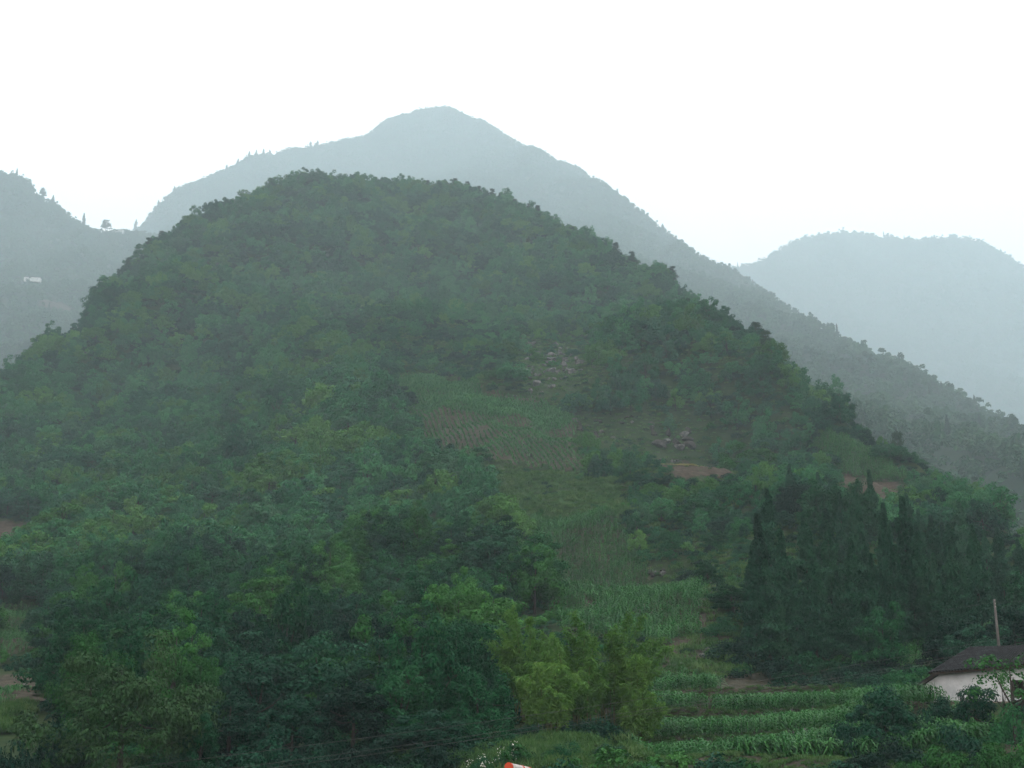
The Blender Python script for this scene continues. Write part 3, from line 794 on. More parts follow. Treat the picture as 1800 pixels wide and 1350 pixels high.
for i in (1, 2, 3):
    x = r.uniform(10, 31, 170 if i > 1 else 60); ye, _ = edge_at(i, x); sx.append(x); sy.append(ye - r.uniform(.1, 1.3, len(x)))
qx, qy = rows_in(FIELD['rubble'], 1.1, 1.1, .3, .5, 44, keep=.6); sx.append(qx); sy.append(qy)
qx, qy = rows_in(world_poly(NEAR, [(10, 1200), (84, 1186), (84, 1200), (20, 1212)]), .7, .7, .3, .4, 45, keep=.7); sx.append(qx); sy.append(qy)
sx, sy = np.concatenate(sx), np.concatenate(sy); n_ = len(sx); s_ = r.uniform(.06, .26, n_)*np.where(r.random(n_) < .08, 2.2, 1)
scatter('stones', ['stone_0', 'stone_1', 'stone_2'], np.stack([sx, sy, gz(sx, sy)+.12], 1), r.uniform(0, 6, (n_, 3)), np.repeat(s_[:, None], 3, 1), r.integers(0, 3, n_), 'pale stones strewn over the terrace banks and bare ground')

# ------------------------------------------------------------------ rocks
ROCKS = []
def outcrop(px0, px1, py0, py1, n, smin, smax, label, seed, dark=False, slope=0.0):
    r = np.random.default_rng(seed)
    c = NEAR.hit((px0+px1)/2, (py0+py1)/2); root = empty('rock_outcrop', c, 0); tag(root, label, 'rock outcrop')
    for i in range(n):
        px = r.uniform(px0, px1); py = py0+(py1-py0)*np.clip(r.normal()*.22+.5, 0, 1) + slope*(px-px0)
        p = NEAR.hit(px, py); o = bpy.data.objects.new('rock', PROTO[('dark_boulder_%d' if dark and i % 3 else 'boulder_%d') % (i % 3)][0]); link(o, root)
        s = r.uniform(smin, smax)*(p[1]/330 if p[1] > 330 else 1)*.85; ROCKS.append((p[0], p[1], s)); o.location = p-c+np.array([0, -.15*s, .1*s]); o.rotation_euler = (r.normal()*.3, r.normal()*.3, r.uniform(0, 6.3)); o.scale = (s, s*.8, s*r.uniform(.8, 1.5))
    return root
outcrop(925, 1005, 592, 702, 48, .8, 2.3, 'pale limestone outcrop broken by shrubs right of the upper field', 1)
outcrop(990, 1045, 605, 665, 16, .7, 1.8, 'small grey rock face right of the big limestone outcrop', 2)
outcrop(1005, 1080, 742, 790, 16, .8, 2.0, 'low dark rock ledge at the right edge of the upper field', 3, True)
outcrop(1090, 1150, 735, 765, 8, .7, 1.5, 'weathered ledge under bushes between two rock faces', 4, True)
outcrop(1155, 1215, 755, 800, 10, 1.2, 2.8, 'big dark rounded crag above the mulched plot', 5, True)
outcrop(1155, 1205, 800, 822, 9, .5, 1.3, 'pale broken stones at the foot of the dark crag', 6)
outcrop(1120, 1175, 1000, 1022, 7, .6, 1.4, 'grey boulders sticking out above the slope maize', 7, True)
outcrop(1222, 1262, 992, 1004, 4, .8, 1.6, 'flat pale boulder beside the cypress grove', 8)
outcrop(1230, 1262, 1025, 1060, 5, .8, 1.5, 'dark rocks right of the slope maize', 9, True)
outcrop(1165, 1260, 1150, 1190, 10, .4, 1.0, 'scree of grey rocks above the maize terraces', 10)
outcrop(930, 960, 795, 812, 4, .6, 1.2, 'lone dark rock at the lower edge of the upper field', 11, True)
outcrop(790, 830, 655, 670, 3, .5, 1.1, 'small reddish rock above the upper field', 12, True)
outcrop(905, 960, 690, 712, 4, .4, .8, 'bare reddish stones at the foot of the limestone outcrop', 13)

# ------------------------------------------------------------------ hand-placed trees and shrubs in front
DISCS = []                       # (px, py, radius px, depth, index or -1): what hides what
def note(loc, R, H, i=-1):
    px, py, cz = project(loc[0], loc[1], loc[2]+H*.55)
    DISCS.append((float(px), float(py), F*max(R, H*.32)/float(cz), float(cz), i))

def named_tree(name, key, px, py_top, d, width_px, label, cat='tree', group=None, T=None, hmin=1.5):
    T = T or NEAR; p = at_d(T, px, D(d)); px_, py_, cz = project(*p)
    cm, tm, R, H = PROTO[key]
    h = max((float(py_)-py_top)*float(cz)/F, hmin); w = width_px*float(cz)/F/2
    if d > 125: h = max(h, w*(1.35 if cat != 'bush' else .9))
    r_ = random.Random(label)
    o = plant(name, key, p, r_.uniform(0, 6.28), (w/R, w/R, h/(H*1.02)), label, cat, group); note(p, w, h)
    return o

named_tree('drooping_tree', 'drooping', 208, 1128, 90, 300, 'large olive tree with hanging seed tassels filling the lower left')
named_tree('broadleaf_tree', 'broad_bright', 152, 1097, 104, 150, 'bright green rounded tree left of the drooping olive tree')
named_tree('broadleaf_tree', 'tall_bright', 298, 1070, 104, 95, 'tall narrow bright green tree rising behind the drooping olive tree')
named_tree('broadleaf_tree', 'broad_bright', 345, 1140, 106, 120, 'low spreading bright tree right of the tall narrow one')
named_tree('broadleaf_tree', 'near_mid_0', 735, 1086, 103, 150, 'green two-topped tree left of the bamboo, left top')
named_tree('broadleaf_tree', 'broad_green', 800, 1080, 104, 160, 'leafy tree with pale green top just left of the bamboo')
named_tree('broadleaf_tree', 'near_mid_1', 700, 1165, 99, 130, 'lower mid-green tree under the two-topped tree')
named_tree('broadleaf_tree', 'near_mid_0', 840, 1170, 99, 120, 'mid-green tree standing against the left foot of the bamboo')
named_tree('broadleaf_tree', 'near_grey_0', 560, 1120, 108, 190, 'wide grey-green tree in the shade left of the two-topped tree')
named_tree('broadleaf_tree', 'near_grey_1', 450, 1150, 104, 150, 'grey-green tree between the bright spreading tree and the wide one')
named_tree('broadleaf_tree', 'near_dark_0', 620, 1190, 97, 170, 'dark tree low in front of the wide grey-green tree')
named_tree('broadleaf_tree', 'near_dark_1', 400, 1210, 97, 150, 'dark shaded tree at the bottom right of the drooping olive tree')
named_tree('broadleaf_tree', 'near_dark_0', 510, 1220, 94, 160, 'dark bushy tree at the bottom between the left trees')
named_tree('broadleaf_tree', 'near_dark_1', 745, 1235, 93, 150, 'blackish tree at the bottom below the two-topped tree')
named_tree('broadleaf_tree', 'near_mid_1', 345, 1250, 90, 90, 'leafy green sapling beside the bottom of the drooping tree')
named_tree('bush', 'bush_dark', 15, 1290, 84, 110, 'blackish bush in the bottom left corner', 'bush')
named_tree('bush', 'bush_dark', 90, 1265, 92, 110, 'dark bush below the bare left bank', 'bush')
named_tree('bush', 'bush_mid', 860, 1255, 96, 110, 'dim green bush under the wires left of the bamboo foot', 'bush')
named_tree('bush', 'bush_dark', 640, 1290, 88, 140, 'black-green bush at the bottom edge, third from the flowering shrub', 'bush')
named_tree('bush', 'bush_dark', 760, 1300, 88, 110, 'black-green bush left of the flowering shrub', 'bush')
named_tree('bush', 'bush_dark', 450, 1290, 88, 150, 'black-green bush at the bottom right of the drooping tree', 'bush')
named_tree('bush', 'bush_dark', 545, 1300, 87, 130, 'black-green bush at the bottom edge between two larger ones', 'bush')
named_tree('bush', 'bush_dark', 985, 1262, 101, 110, 'dark bush in the shade under the tallest bamboo', 'bush')
named_tree('bush', 'bush_dark', 1062, 1258, 101, 100, 'dark bush under the right end of the bamboo stand', 'bush')
named_tree('bush', 'bush_dark', 925, 1272, 97, 90, 'dark bush behind the white flowering shrub', 'bush')
named_tree('bush', 'bush_mid', 1000, 1312, 88, 70, 'small green bush right of the striped rail end', 'bush')
named_tree('bush', 'bush_dark', 1065, 1318, 88, 80, 'small dark bush at the left tip of the lowest terrace', 'bush')
# lower right
named_tree('broadleaf_tree', 'near_dark_0', 1562, 1204, 96, 165, 'dark rounded tree between the maize terraces and the farmhouse')
named_tree('bush', 'bush_dark', 1500, 1262, 93, 70, 'small dark bush at the left foot of the rounded tree', 'bush')
named_tree('bush', 'bush_dark', 1622, 1235, 95, 100, 'dark bush below the lean-to corner of the farmhouse', 'bush')
named_tree('broadleaf_tree', 'house_bush', 1703, 1190, 98, 140, 'dark spreading tree standing against the white farmhouse wall')
named_tree('sapling', 'sparse', 1770, 1168, 97, 62, 'thin sapling in front of the farmhouse window', 'sapling')
named_tree('broadleaf_tree', 'sparse', 1790, 1130, 92, 150, 'light green open tree branching over the right of the roof')
named_tree('bush', 'bush_mid', 1780, 1236, 92, 110, 'green bush at the foot of the window end wall', 'bush')
named_tree('bush', 'bush_dark', 1700, 1262, 90, 120, 'dark hedge-like bush under the spreading tree', 'bush')
named_tree('bush', 'bush_dark', 1590, 1285, 88, 120, 'dark bush under the rounded tree by the terraces', 'bush')
named_tree('bush', 'bush_dark', 1520, 1318, 86, 110, 'low dark bush at the bottom right of the terraces', 'bush')
named_tree('bush', 'bush_light', 1665, 1292, 80, 120, 'bright yellow-green bush at bottom right, leftmost of three')
named_tree('bush', 'bush_light', 1748, 1286, 79, 120, 'bright yellow-green bush at bottom right, middle of three')
named_tree('bush', 'bush_light', 1822, 1272, 80, 130, 'bright yellow-green bush in the bottom right corner')
named_tree('bush', 'bush_light', 1600, 1325, 79, 90, 'low bright bush on the bottom edge below the dark bushes', 'bush')
# thicket between the terraces and the cypresses
for px, py, d, w, key, lab in ((1350, 1165, 143, 110, 'bush_dark', 'dark thicket bush above the left end of the long maize band'),
                               (1420, 1150, 142, 120, 'bush_mid', 'thicket bush under the wires, centre of the dark hedge'),
                               (1480, 1160, 139, 110, 'bush_dark', 'dark thicket bush behind the right end of the maize band'),
                               (1545, 1165, 137, 110, 'bush_dark', 'dark thicket bush left of the farmhouse roof'),
                               (1390, 1185, 137, 110, 'bush_dark', 'low dark thicket bush right behind the upper terrace'),
                               (1450, 1190, 136, 120, 'bush_dark', 'lowest dark thicket bush behind the middle of the terrace'),
                               (1520, 1195, 132, 110, 'bush_dark', 'low dark thicket bush behind the rounded tree'),
                               (1600, 1175, 130, 90, 'bush_mid', 'thicket bush touching the tip of the farmhouse eave'),
                               (1300, 1130, 150, 100, 'bush_dark', 'dark bush at the lower left foot of the cypress grove'),
                               (1270, 1085, 160, 80, 'bush_mid', 'mid-green bush between the slope maize and the cypress grove'),
                               (1590, 1100, 150, 90, 'bush_mid', 'soft green bush above the maize behind the farmhouse'),
                               (1690, 1090, 148, 80, 'bush_mid', 'green bush left of the utility pole'),
                               (1790, 1090, 140, 80, 'bush_mid', 'green bush right of the utility pole')):
    named_tree('bush', key, px, py, d, w, lab, 'bush', hmin=2.0)
named_tree('broadleaf_tree', 'near_light_1', 1640, 1042, 152, 85, 'pale-topped broadleaf tree in front of the cypress grove')
named_tree('broadleaf_tree', 'near_mid_1', 1290, 1035, 165, 95, 'broadleaf tree at the left foot of the cypress grove')
named_tree('broadleaf_tree', 'near_mid_0', 1230, 870, 225, 90, 'rounded green tree below the mulched plot')
named_tree('broadleaf_tree', 'near_mid_1', 1120, 900, 222, 45, 'slim dark tree beside the top of the slope maize')
named_tree('broadleaf_tree', 'near_light_0', 1330, 770, 262, 110, 'spreading pale green tree right of the mulched plot')
named_tree('broadleaf_tree', 'near_light_0', 1262, 622, 330, 62, 'bright yellow-green tree on the upper right slope')
named_tree('broadleaf_tree', 'near_light_1', 740, 905, 225, 75, 'pale-leaved tree catching light amid the left woods')
named_tree('broadleaf_tree', 'near_mid_1', 800, 790, 262, 120, 'rounded tree at the lower left edge of the upper field')
named_tree('broadleaf_tree', 'hill_dark_0', 640, 690, 312, 110, 'dark tree at the left edge of the upper field')
named_tree('broadleaf_tree', 'hill_dark_1', 700, 715, 305, 80, 'dark tree reaching into the left of the upper field')
named_tree('broadleaf_tree', 'hill_dark_0', 1465, 798, 268, 36, 'small dark flat-topped tree at the edge of the ridge maize')
named_tree('pine_tree', 'bare_pine', 1590, 744, 306, 50, 'dark open-branched pine on the right skyline')
named_tree('broadleaf_tree', 'hill_mid_1', 1040, 392, 438, 30, 'small round tree breaking the right skyline')
for px, py, h_ in ((800, 306, 9), (822, 308, 9), (842, 318, 10), (865, 330, 9), (880, 338, 8), (905, 346, 9), (930, 350, 9), (945, 356, 10), (752, 308, 7), (960, 372, 8), (872, 352, 8), (285, 402, 10), (262, 414, 9), (228, 436, 9), (1082, 425, 7), (1110, 432, 8), (1182, 468, 8), (1328, 565, 10), (1345, 580, 9), (1468, 690, 8)):
    p, h = place_top(NEAR, px, py, h_*1.5, 380, 1290)
    k = f'pine_{px % 3}'; _, _, R, H = PROTO[k]; h = min(max(h, 9), 15)
    w_ = {True: 'right skyline', False: 'left skyline'}[px > 1000] if not 700 < px < 1000 else 'summit'
    plant('pine_tree', k, p, px, (h/H*1.1, h/H*1.1, h/H), f'dark pine on the {w_} of the near hill, {ords[sorted([800, 822, 842, 865, 880, 905, 930, 945, 752, 960, 872]).index(px)]} from the left' if 700 < px < 1000 else f'dark spiky pine standing out on the {w_}, {ords[(sorted([1082, 1110, 1182, 1328, 1345, 1468]) if px > 1000 else sorted([285, 262, 228])).index(px)]} from the left', 'pine', f'pines on the {w_}'); note(p, R, h)

# cypress grove
M_ = 0
cyp = [(1387, 818), (1437, 832), (1348, 862), (1475, 868), (1503, 858), (1527, 828), (1584, 872), (1686, 884), (1635, 905), (1412, 900), (1552, 905), (1610, 925), (1330, 905),
       (1455, 935), (1372, 935), (1570, 960), (1655, 920), (1708, 925), (1752, 930), (1788, 950), (1720, 965), (1495, 945), (1530, 975), (1425, 975), (1345, 985), (1395, 1000), (1470, 1005),
       (1600, 985), (1640, 975), (1690, 995), (1555, 1030), (1505, 1035), (1440, 1040), (1370, 1050), (1760, 990), (1735, 1010), (1620, 1010), (1800, 985), (1320, 960), (1668, 960), (1410, 1062), (1530, 1070), (1475, 1075), (1345, 1040), (1580, 1060), (1700, 1050), (1650, 1062), (1750, 1045), (1795, 1040), (1440, 1000), (1570, 1000), (1530, 1005), (1615, 960)]
bands = {'top': [c for c in cyp if c[1] < 915], 'middle': [c for c in cyp if 915 <= c[1] < 982], 'front': [c for c in cyp if c[1] >= 982]}
for bn, lst in bands.items():
    for j, (px, py) in enumerate(sorted(lst)):
        r_ = random.Random(px*7+py); Ht = r_.uniform(13.5, 17.0)
        p, h = place_top(NEAR, px, py, Ht, 148, 350); k = f'cypress_{(px+py) % 4}'; _, _, R, H = PROTO[k]; h = min(max(h, 9), 19); s = r_.uniform(1.0, 1.45)
        lab = f'dark conical cypress, {ords[j]} from the left in the {bn} row of the grove'
        if (px, py) == (1527, 828): lab = 'sharp dark cypress rising in front of the red soil field'
        plant('cypress_tree', k, p, r_.uniform(0, 6.28), (s*h/14*1.05, s*h/14*1.05, h/H), lab, 'cypress', 'cypress grove on the right slope'); note(p, R, h)

rc_ = np.random.default_rng(31); gp = [(1325, 960), (1480, 985), (1800, 965), (1820, 1090), (1640, 1112), (1480, 1130), (1310, 1120)]; nn = 0
while nn < 14:
    px, py = rc_.uniform(1310, 1815), rc_.uniform(960, 1130)
    if not in_poly(np.array([px]), np.array([py]), gp)[0] or abs(px-1760) < 14: continue
    p = NEAR.hit(px, py, 140); k = f'cypress_{nn % 4}'; _, _, R, H = PROTO[k]; h = rc_.uniform(9.5, 13.5); s = rc_.uniform(1.1, 1.6); nn += 1
    plant('cypress_tree', k, p, rc_.uniform(0, 6.28), (s*h/13, s*h/13, h/H), 'shorter dark cypress packed between the taller ones in the grove', 'cypress', 'shorter cypresses in the grove'); note(p, R, h)

# bamboo
def bamboo(px, py_top, d, width_px, label, seed):
    r = np.random.default_rng(seed); p0 = at_d(NEAR, px, d); _, pyb, cz = project(*p0); H = (float(pyb)-py_top)*float(cz)/F; Wd = width_px*float(cz)/F/2
    root = empty('bamboo_clump', p0); tag(root, label, 'bamboo'); note(p0, Wd, H*.9)
    PP, NN, TT = [], [], []
    for i in range(26):
        a = r.uniform(0, 6.3); b0 = np.array([math.cos(a), math.sin(a), 0])*Wd*.45*math.sqrt(r.random()); out = np.array([math.cos(a), math.sin(a), 0])*Wd*r.uniform(.25, .95)
        h = H*r.uniform(.5, 1.08)*(1.0-.25*np.linalg.norm(out)/Wd); tt = np.linspace(0, 1, 9)
        h *= 1.13; path = [b0 + out*t**2.4 + np.array([0, 0, h*(t-.10*t**4)]) for t in tt]
        m = MB(); m.tube(path, [.05*(1-.8*t) for t in tt], 5); m.build('culm', M_CULM, root)
        for t in r.uniform(.30, 1.0, 56)**.75:
            q = b0 + out*t**2.4 + np.array([0, 0, h*(t-.10*t**4)]); reach = (1.15-.75*t)*.85; k = 9; dr = r.normal(size=3)*np.array([1, 1, .3]); dr /= np.linalg.norm(dr)
            s = r.random((k, 1)); PP.append(q + dr*reach*s + r.normal(size=(k, 3))*.13 - np.array([0, 0, .35])*s*s*reach); NN.append(r.normal(size=(k, 3))+np.array([0, 0, .8])); TT.append(dr + np.array([0, 0, -.7]) + r.normal(size=(k, 3))*.4)
    PP, NN, TT = map(np.concatenate, (PP, NN, TT)); L = r.uniform(.3, .6, len(PP)); v, f = quads(PP, NN, L, L*.24, TT, r)
    link(bpy.data.objects.new('foliage', make_mesh('bamboo_foliage', v, f, M_BAMBOO)), root)
bamboo(1075, 1072, 108, 165, 'tall yellow-green feathery bamboo clump at the centre bottom', 1)
bamboo(1010, 1115, 104, 120, 'lower bamboo clump leaning left of the tallest one', 2)
bamboo(935, 1072, 112, 130, 'dull green bamboo clump at the left end of the stand', 3)
bamboo(1118, 1135, 106, 90, 'reddish-tinged bamboo clump at the right end of the stand', 4)
bamboo(960, 1170, 100, 110, 'short bamboo clump in front of the left bamboo clump', 5)

# flowering shrub
fs = named_tree('flowering_shrub', 'bush_mid', 900, 1306, 87, 62, 'green shrub dotted with small white flowers near the striped rail', 'shrub')
fs2 = named_tree('flowering_shrub', 'bush_mid', 845, 1328, 86, 60, 'low trailing shrub with white flowers left of the rounder one', 'shrub')
M_PETAL = rough_mat('petal', [(.55, .58, .52), (.75, .76, .70)], 5, bump=0)
r = np.random.default_rng(9); u = r.normal(size=(420, 3)); u[:, 2] = np.abs(u[:, 2])*.8; u[:, 1] -= .4; u /= np.linalg.norm(u, axis=1, keepdims=True); u = u[Noise(3, 1.1)(u[:, 0]*1.7, u[:, 2]*1.7+u[:, 1]) > .55]
c = u*np.array([2.2, 2.2, 2.0])*r.uniform(.7, 1.06, (len(u), 1))+np.array([0, 0, .8]); v, f = quads(c, u+r.normal(size=u.shape)*.4, np.full(len(c), .17), np.full(len(c), .15), None, r)
bm_ = make_mesh('blossom', v, f, M_PETAL)
for o in (fs, fs2): tag(link(bpy.data.objects.new('blossom', bm_), o), kind='stuff')

# ------------------------------------------------------------------ woods of the near hill
r = np.random.default_rng(23)
sp = 4.6; X, Y = np.meshgrid(np.arange(-650, 650, sp), np.arange(96, 1370, sp)); X = (X + r.uniform(-.48, .48, X.shape)*sp).ravel(); Y = (Y + r.uniform(-.48, .48, Y.shape)*sp).ravel()
Z = NEAR.h(X, Y); px, py, cz = project(X, Y, Z)
ok = (px > -90) & (px < 1900) & (py < 1330) & (py > 200)
rg = np.array([(a, D(d)) for a, b, d in sky_near]); ok &= Y < np.interp(px, rg[:, 0], rg[:, 1]) + 45      # the far side of the hill stays as it is
big = Noise(61, 60)(X, Y); small = Noise(62, 14)(X, Y)
def inf(k, grow=0): return in_poly(px, py, FIELD_PX[k])
clear = np.zeros(len(X), bool)
for k in FIELD: clear |= in_poly(X, Y, FIELD[k])
for k in ('upper', 'lower', 'grass', 'mulch', 'red', 'ridge', 'leftsoil'):                  # no tree stands just in front of a field it would hide
    clear |= in_poly(X, Y+4, FIELD[k]) | in_poly(X, Y+8, FIELD[k]) | in_poly(X, Y+12, FIELD[k])
clear |= in_poly(X, Y, [(7, 92), (8, 146), (30, 146), (46, 132), (46, 92)]) | in_poly(X, Y, [(30, 90), (60, 90), (60, 126), (30, 126)])
grove = in_poly(px, py, [(1310, 940), (1480, 960), (1820, 940), (1820, 1170), (1640, 1185), (1480, 1190), (1300, 1190)])
rocky = in_poly(px, py, [(905, 590), (1050, 590), (1050, 715), (905, 715)]) | in_poly(px, py, [(1000, 735), (1230, 735), (1230, 830), (1000, 830)]) | in_poly(px, py, [(1100, 930), (1290, 940), (1290, 1150), (1140, 1150)])
open_ = in_poly(px, py, [(540, 565), (830, 570), (910, 650), (840, 690), (680, 655)])
shortz = in_poly(px, py, [(1050, 820), (1420, 820), (1330, 1010), (1140, 1000)]) | in_poly(px, py, [(1370, 740), (1620, 760), (1700, 900), (1500, 930), (1440, 880)])
near_front = (Y < 135) & (px > 60) & (px < 880)
ok &= ~((px > 1735) & (px < 1785) & (py > 1040) & (py < 1200))
ok &= ~clear & ~grove & ~((Y < 112) ) & ~((py > 1150) & (px < 110)) & ~((px > 880) & (py > 1090) & (px < 1300))
for rx, ry, rs in ROCKS: ok &= ~((np.abs(X-rx) < rs+2.5) & (Y > ry-16) & (Y < ry+1))
ok &= ~(rocky & (r.random(len(X)) < .6)) & ~(open_ & (r.random(len(X)) < .6))
i_ = np.nonzero(ok)[0]
tone = np.full(len(X), 'mid', dtype=object)
q = big*.55 + small*.35 + r.normal(size=len(X))*.45
tone[q > .85] = 'light'; tone[q < -.45] = 'dark'; tone[(q > .1) & (q < .35)] = 'grey'
size = np.clip(1.02 + .22*small + .16*r.normal(size=len(X)), .55, 1.6)
grow = 1+.95*np.clip((Y-200)/800, 0, 1.2); size = np.where(Y > 500, np.clip(size, .8, 1.22), size); ok &= r.random(len(X)) < 1/grow**2; i_ = np.nonzero(ok)[0]; size = size*grow; size = np.where(rocky | open_ | shortz, size*.62, size); size = np.where(in_poly(px, py, [(560, 640), (740, 640), (740, 780), (560, 780)]), size*1.15, size)
size = np.where(Y < 150, size*.95, size)
near_ = Y < 260
shape = r.integers(0, 3, len(X)); rotz = r.uniform(0, 6.28, len(X)); sq = r.uniform(.82, 1.2, len(X))
keyf = np.array([f"near_{t}_{s % 2}" if n else f"hill_{t}_{s}" for t, s, n in zip(tone, shape, near_)], dtype=object)
for i in i_: note((X[i], Y[i], Z[i]), PROTO[keyf[i]][2]*size[i], PROTO[keyf[i]][3]*size[i], int(i))
# front to back over a coarse picture: which trees show most
g_ = 4; W_, H_ = 1800//g_, 1350//g_; buf = np.zeros((H_, W_), bool); vis = {}
for dx, dy, rr, dz, i in sorted(DISCS, key=lambda t: t[3]):
    cx, cy, rr = dx/g_, dy/g_, rr/g_*.9
    a0, a1, b0, b1 = max(int(cx-rr), 0), min(int(cx+rr)+1, W_), max(int(cy-rr), 0), min(int(cy+rr)+1, H_)
    if a1 <= a0 or b1 <= b0: continue
    yy, xx = np.mgrid[b0:b1, a0:a1]; m_ = ((xx-cx)**2+(yy-cy)**2 <= rr*rr); sub = buf[b0:b1, a0:a1]; vis[i] = int((m_ & ~sub).sum()); sub |= m_
shown = sorted([i for i in i_ if vis.get(int(i), 0) > 3], key=lambda i: -vis[int(i)])
N_SINGLE = 240
single = shown[:N_SINGLE]; sset = set(int(i) for i in single)

def zone(px, py, Y):
    if py < 400 and px < 470: return 'on the left shoulder of the near hill'
    if py < 345 and px < 650: return 'on the summit, left half'
    if py < 345: return 'on the summit, right half'
    if py < 430 and px > 900: return 'on the right shoulder below the summit'
    if py < 470: return 'on the upper face under the summit'
    if px < 240 and py < 720: return 'on the left skyline flank'
    if px < 560 and py < 640: return 'on the upper left face'
    if px > 1280 and py < 780: return 'on the right flank under the skyline'
    if px > 1050 and py < 590: return 'on the upper right face'
    if px > 1050 and py < 740: return 'right of the limestone outcrop'
    if px > 830 and py < 610: return 'above the limestone outcrop'
    if py < 640: return 'above the upper field'
    if px < 300 and py < 930: return 'on the left slope above the red soil strip'
    if px < 560 and py < 800: return 'on the middle left slope'
    if px < 740 and py < 800: return 'left of the upper field'
    if px > 1550: return 'on the right ridge above the cypress grove'
    if px > 1290 and py < 960: return 'between the mulched plot and the cypress grove'
    if px > 1030 and py < 960: return 'below the mulched plot'
    if px > 1030: return 'between the slope maize and the cypress grove'
    if px > 740 and py < 960: return 'left of the grassy slope'
    if px > 700: return 'left of the slope maize'
    if px > 430 and py < 960: return 'in the woods below the upper field'
    if px > 430: return 'in the woods above the two-topped tree'
    if py < 1040: return 'in the lower left woods'
    return 'above the drooping olive tree'
buckets = {}
for i in single:
    w = F*PROTO[keyf[i]][2]*size[i]*2/cz[i]; rel = size[i]/grow[i]; word = 'small' if rel < .85 else ('large' if rel > 1.15 else 'middling')
    z_ = zone(px[i], py[i]-.5*w, Y[i]); buckets.setdefault((z_, TONE_WORD[tone[i]], word), []).append(i)
plain = ['leftmost', 'second from left', 'third from left', 'fourth from left', 'fifth from left', 'sixth from left', 'seventh from left', 'eighth from left', 'ninth from left', 'tenth from left', 'eleventh from left', 'twelfth from left', 'thirteenth from left', 'fourteenth from left', 'fifteenth from left', 'sixteenth from left', 'seventeenth from left', 'eighteenth from left']
for (z_, tw, word), lst in buckets.items():
    lst.sort(key=lambda i: px[i])
    for j, i in enumerate(lst):
        if len(lst) == 1: lab = f'{word} {tw} tree {z_}'
        elif len(lst) <= 18: lab = f'{word} {tw} tree {z_}, {plain[j] if j < len(lst)-1 or len(lst) > 4 else "rightmost"}'
        else: lab = f'{word} {tw} tree {z_}'
        s = size[i]
        plant('broadleaf_tree', keyf[i], (X[i], Y[i], Z[i]-.3), rotz[i], (s*sq[i], s*sq[i], s/sq[i]), lab, 'tree', f'trees {z_}')
rest = np.array([i for i in i_ if int(i) not in sset])
allk = sorted(set(keyf[rest])); kid = {k: j for j, k in enumerate(allk)}
scatter('forest', allk, np.stack([X[rest], Y[rest], Z[rest]-.3], 1), np.stack([np.zeros(len(rest)), np.zeros(len(rest)), rotz[rest]], 1),
        np.stack([size[rest]*sq[rest], size[rest]*sq[rest], size[rest]/sq[rest]], 1).astype(float), [kid[k] for k in keyf[rest]], 'dense broadleaf woods covering the near hill')

# undergrowth: shrubs filling the gaps, denser on the open and rocky ground
sp = 3.1; X2, Y2 = np.meshgrid(np.arange(-610, 610, sp), np.arange(82, 1230, sp)); X2 = (X2 + r.uniform(-.5, .5, X2.shape)*sp).ravel(); Y2 = (Y2 + r.uniform(-.5, .5, Y2.shape)*sp).ravel()
Z2 = NEAR.h(X2, Y2); p2, q2, _ = project(X2, Y2, Z2); ok = (p2 > -60) & (p2 < 1860) & (q2 < 1400) & (r.random(len(X2)) < 1/(1+.25*np.clip((Y2-200)/600, 0, 1.1))**2)
clear2 = np.zeros(len(X2), bool)
for k in FIELD: clear2 |= in_poly(X2, Y2, FIELD[k]) | (in_poly(X2, Y2+1.5, FIELD[k]))
sparse_in = in_poly(X2, Y2, FIELD['grass']) | in_poly(X2, Y2, FIELD['rubble'])
clear2 |= in_poly(X2, Y2, TERR_POLY) | in_poly(X2, Y2, [(15, 90), (34, 90), (34, 98), (12, 98)]) | in_poly(X2, Y2, HOUSE_POLY) | (in_poly(p2, q2, [(880, 1300), (1100, 1290), (1100, 1350), (880, 1350)]))
bare = in_poly(p2, q2, [(1090, 1130), (1180, 1130), (1160, 1330), (960, 1330), (960, 1300), (1090, 1260)])
ok &= (~clear2 | (sparse_in & (r.random(len(X2)) < .28))) & ~(bare & (r.random(len(X2)) < .8)) & ~((q2 > 1170) & (p2 < 90) & (r.random(len(X2)) < .75))
for rx, ry, rs in ROCKS: ok &= ~((np.abs(X2-rx) < rs+1.2) & (Y2 > ry-7) & (Y2 < ry+1) & (r.random(len(X2)) < .6))
j_ = np.nonzero(ok)[0]; n_ = len(j_); t2 = np.clip(np.round(1.2 + .8*Noise(66, 30)(X2[j_], Y2[j_]) + .8*r.normal(size=n_)), 0, 3).astype(int)
rk_ = in_poly(p2[j_], q2[j_], [(905, 590), (1060, 590), (1240, 730), (1240, 840), (1000, 830), (905, 715)]); s2 = r.uniform(.55, 1.15, n_)*np.where(rk_, .5, 1)*np.where(sparse_in[j_], .6, 1)*(1+1.3*np.clip((Y2[j_]-200)/500, 0, 1.3))
scatter('undergrowth', ['shrub_dark', 'shrub_mid', 'shrub_grey', 'shrub_light'], np.stack([X2[j_], Y2[j_], Z2[j_]], 1), np.stack([r.normal(size=n_)*.1, r.normal(size=n_)*.1, r.uniform(0, 6.28, n_)], 1),
        np.stack([s2, s2, s2*r.uniform(.7, 1.2, n_)], 1), t2, 'low shrubs filling the gaps between the trees')
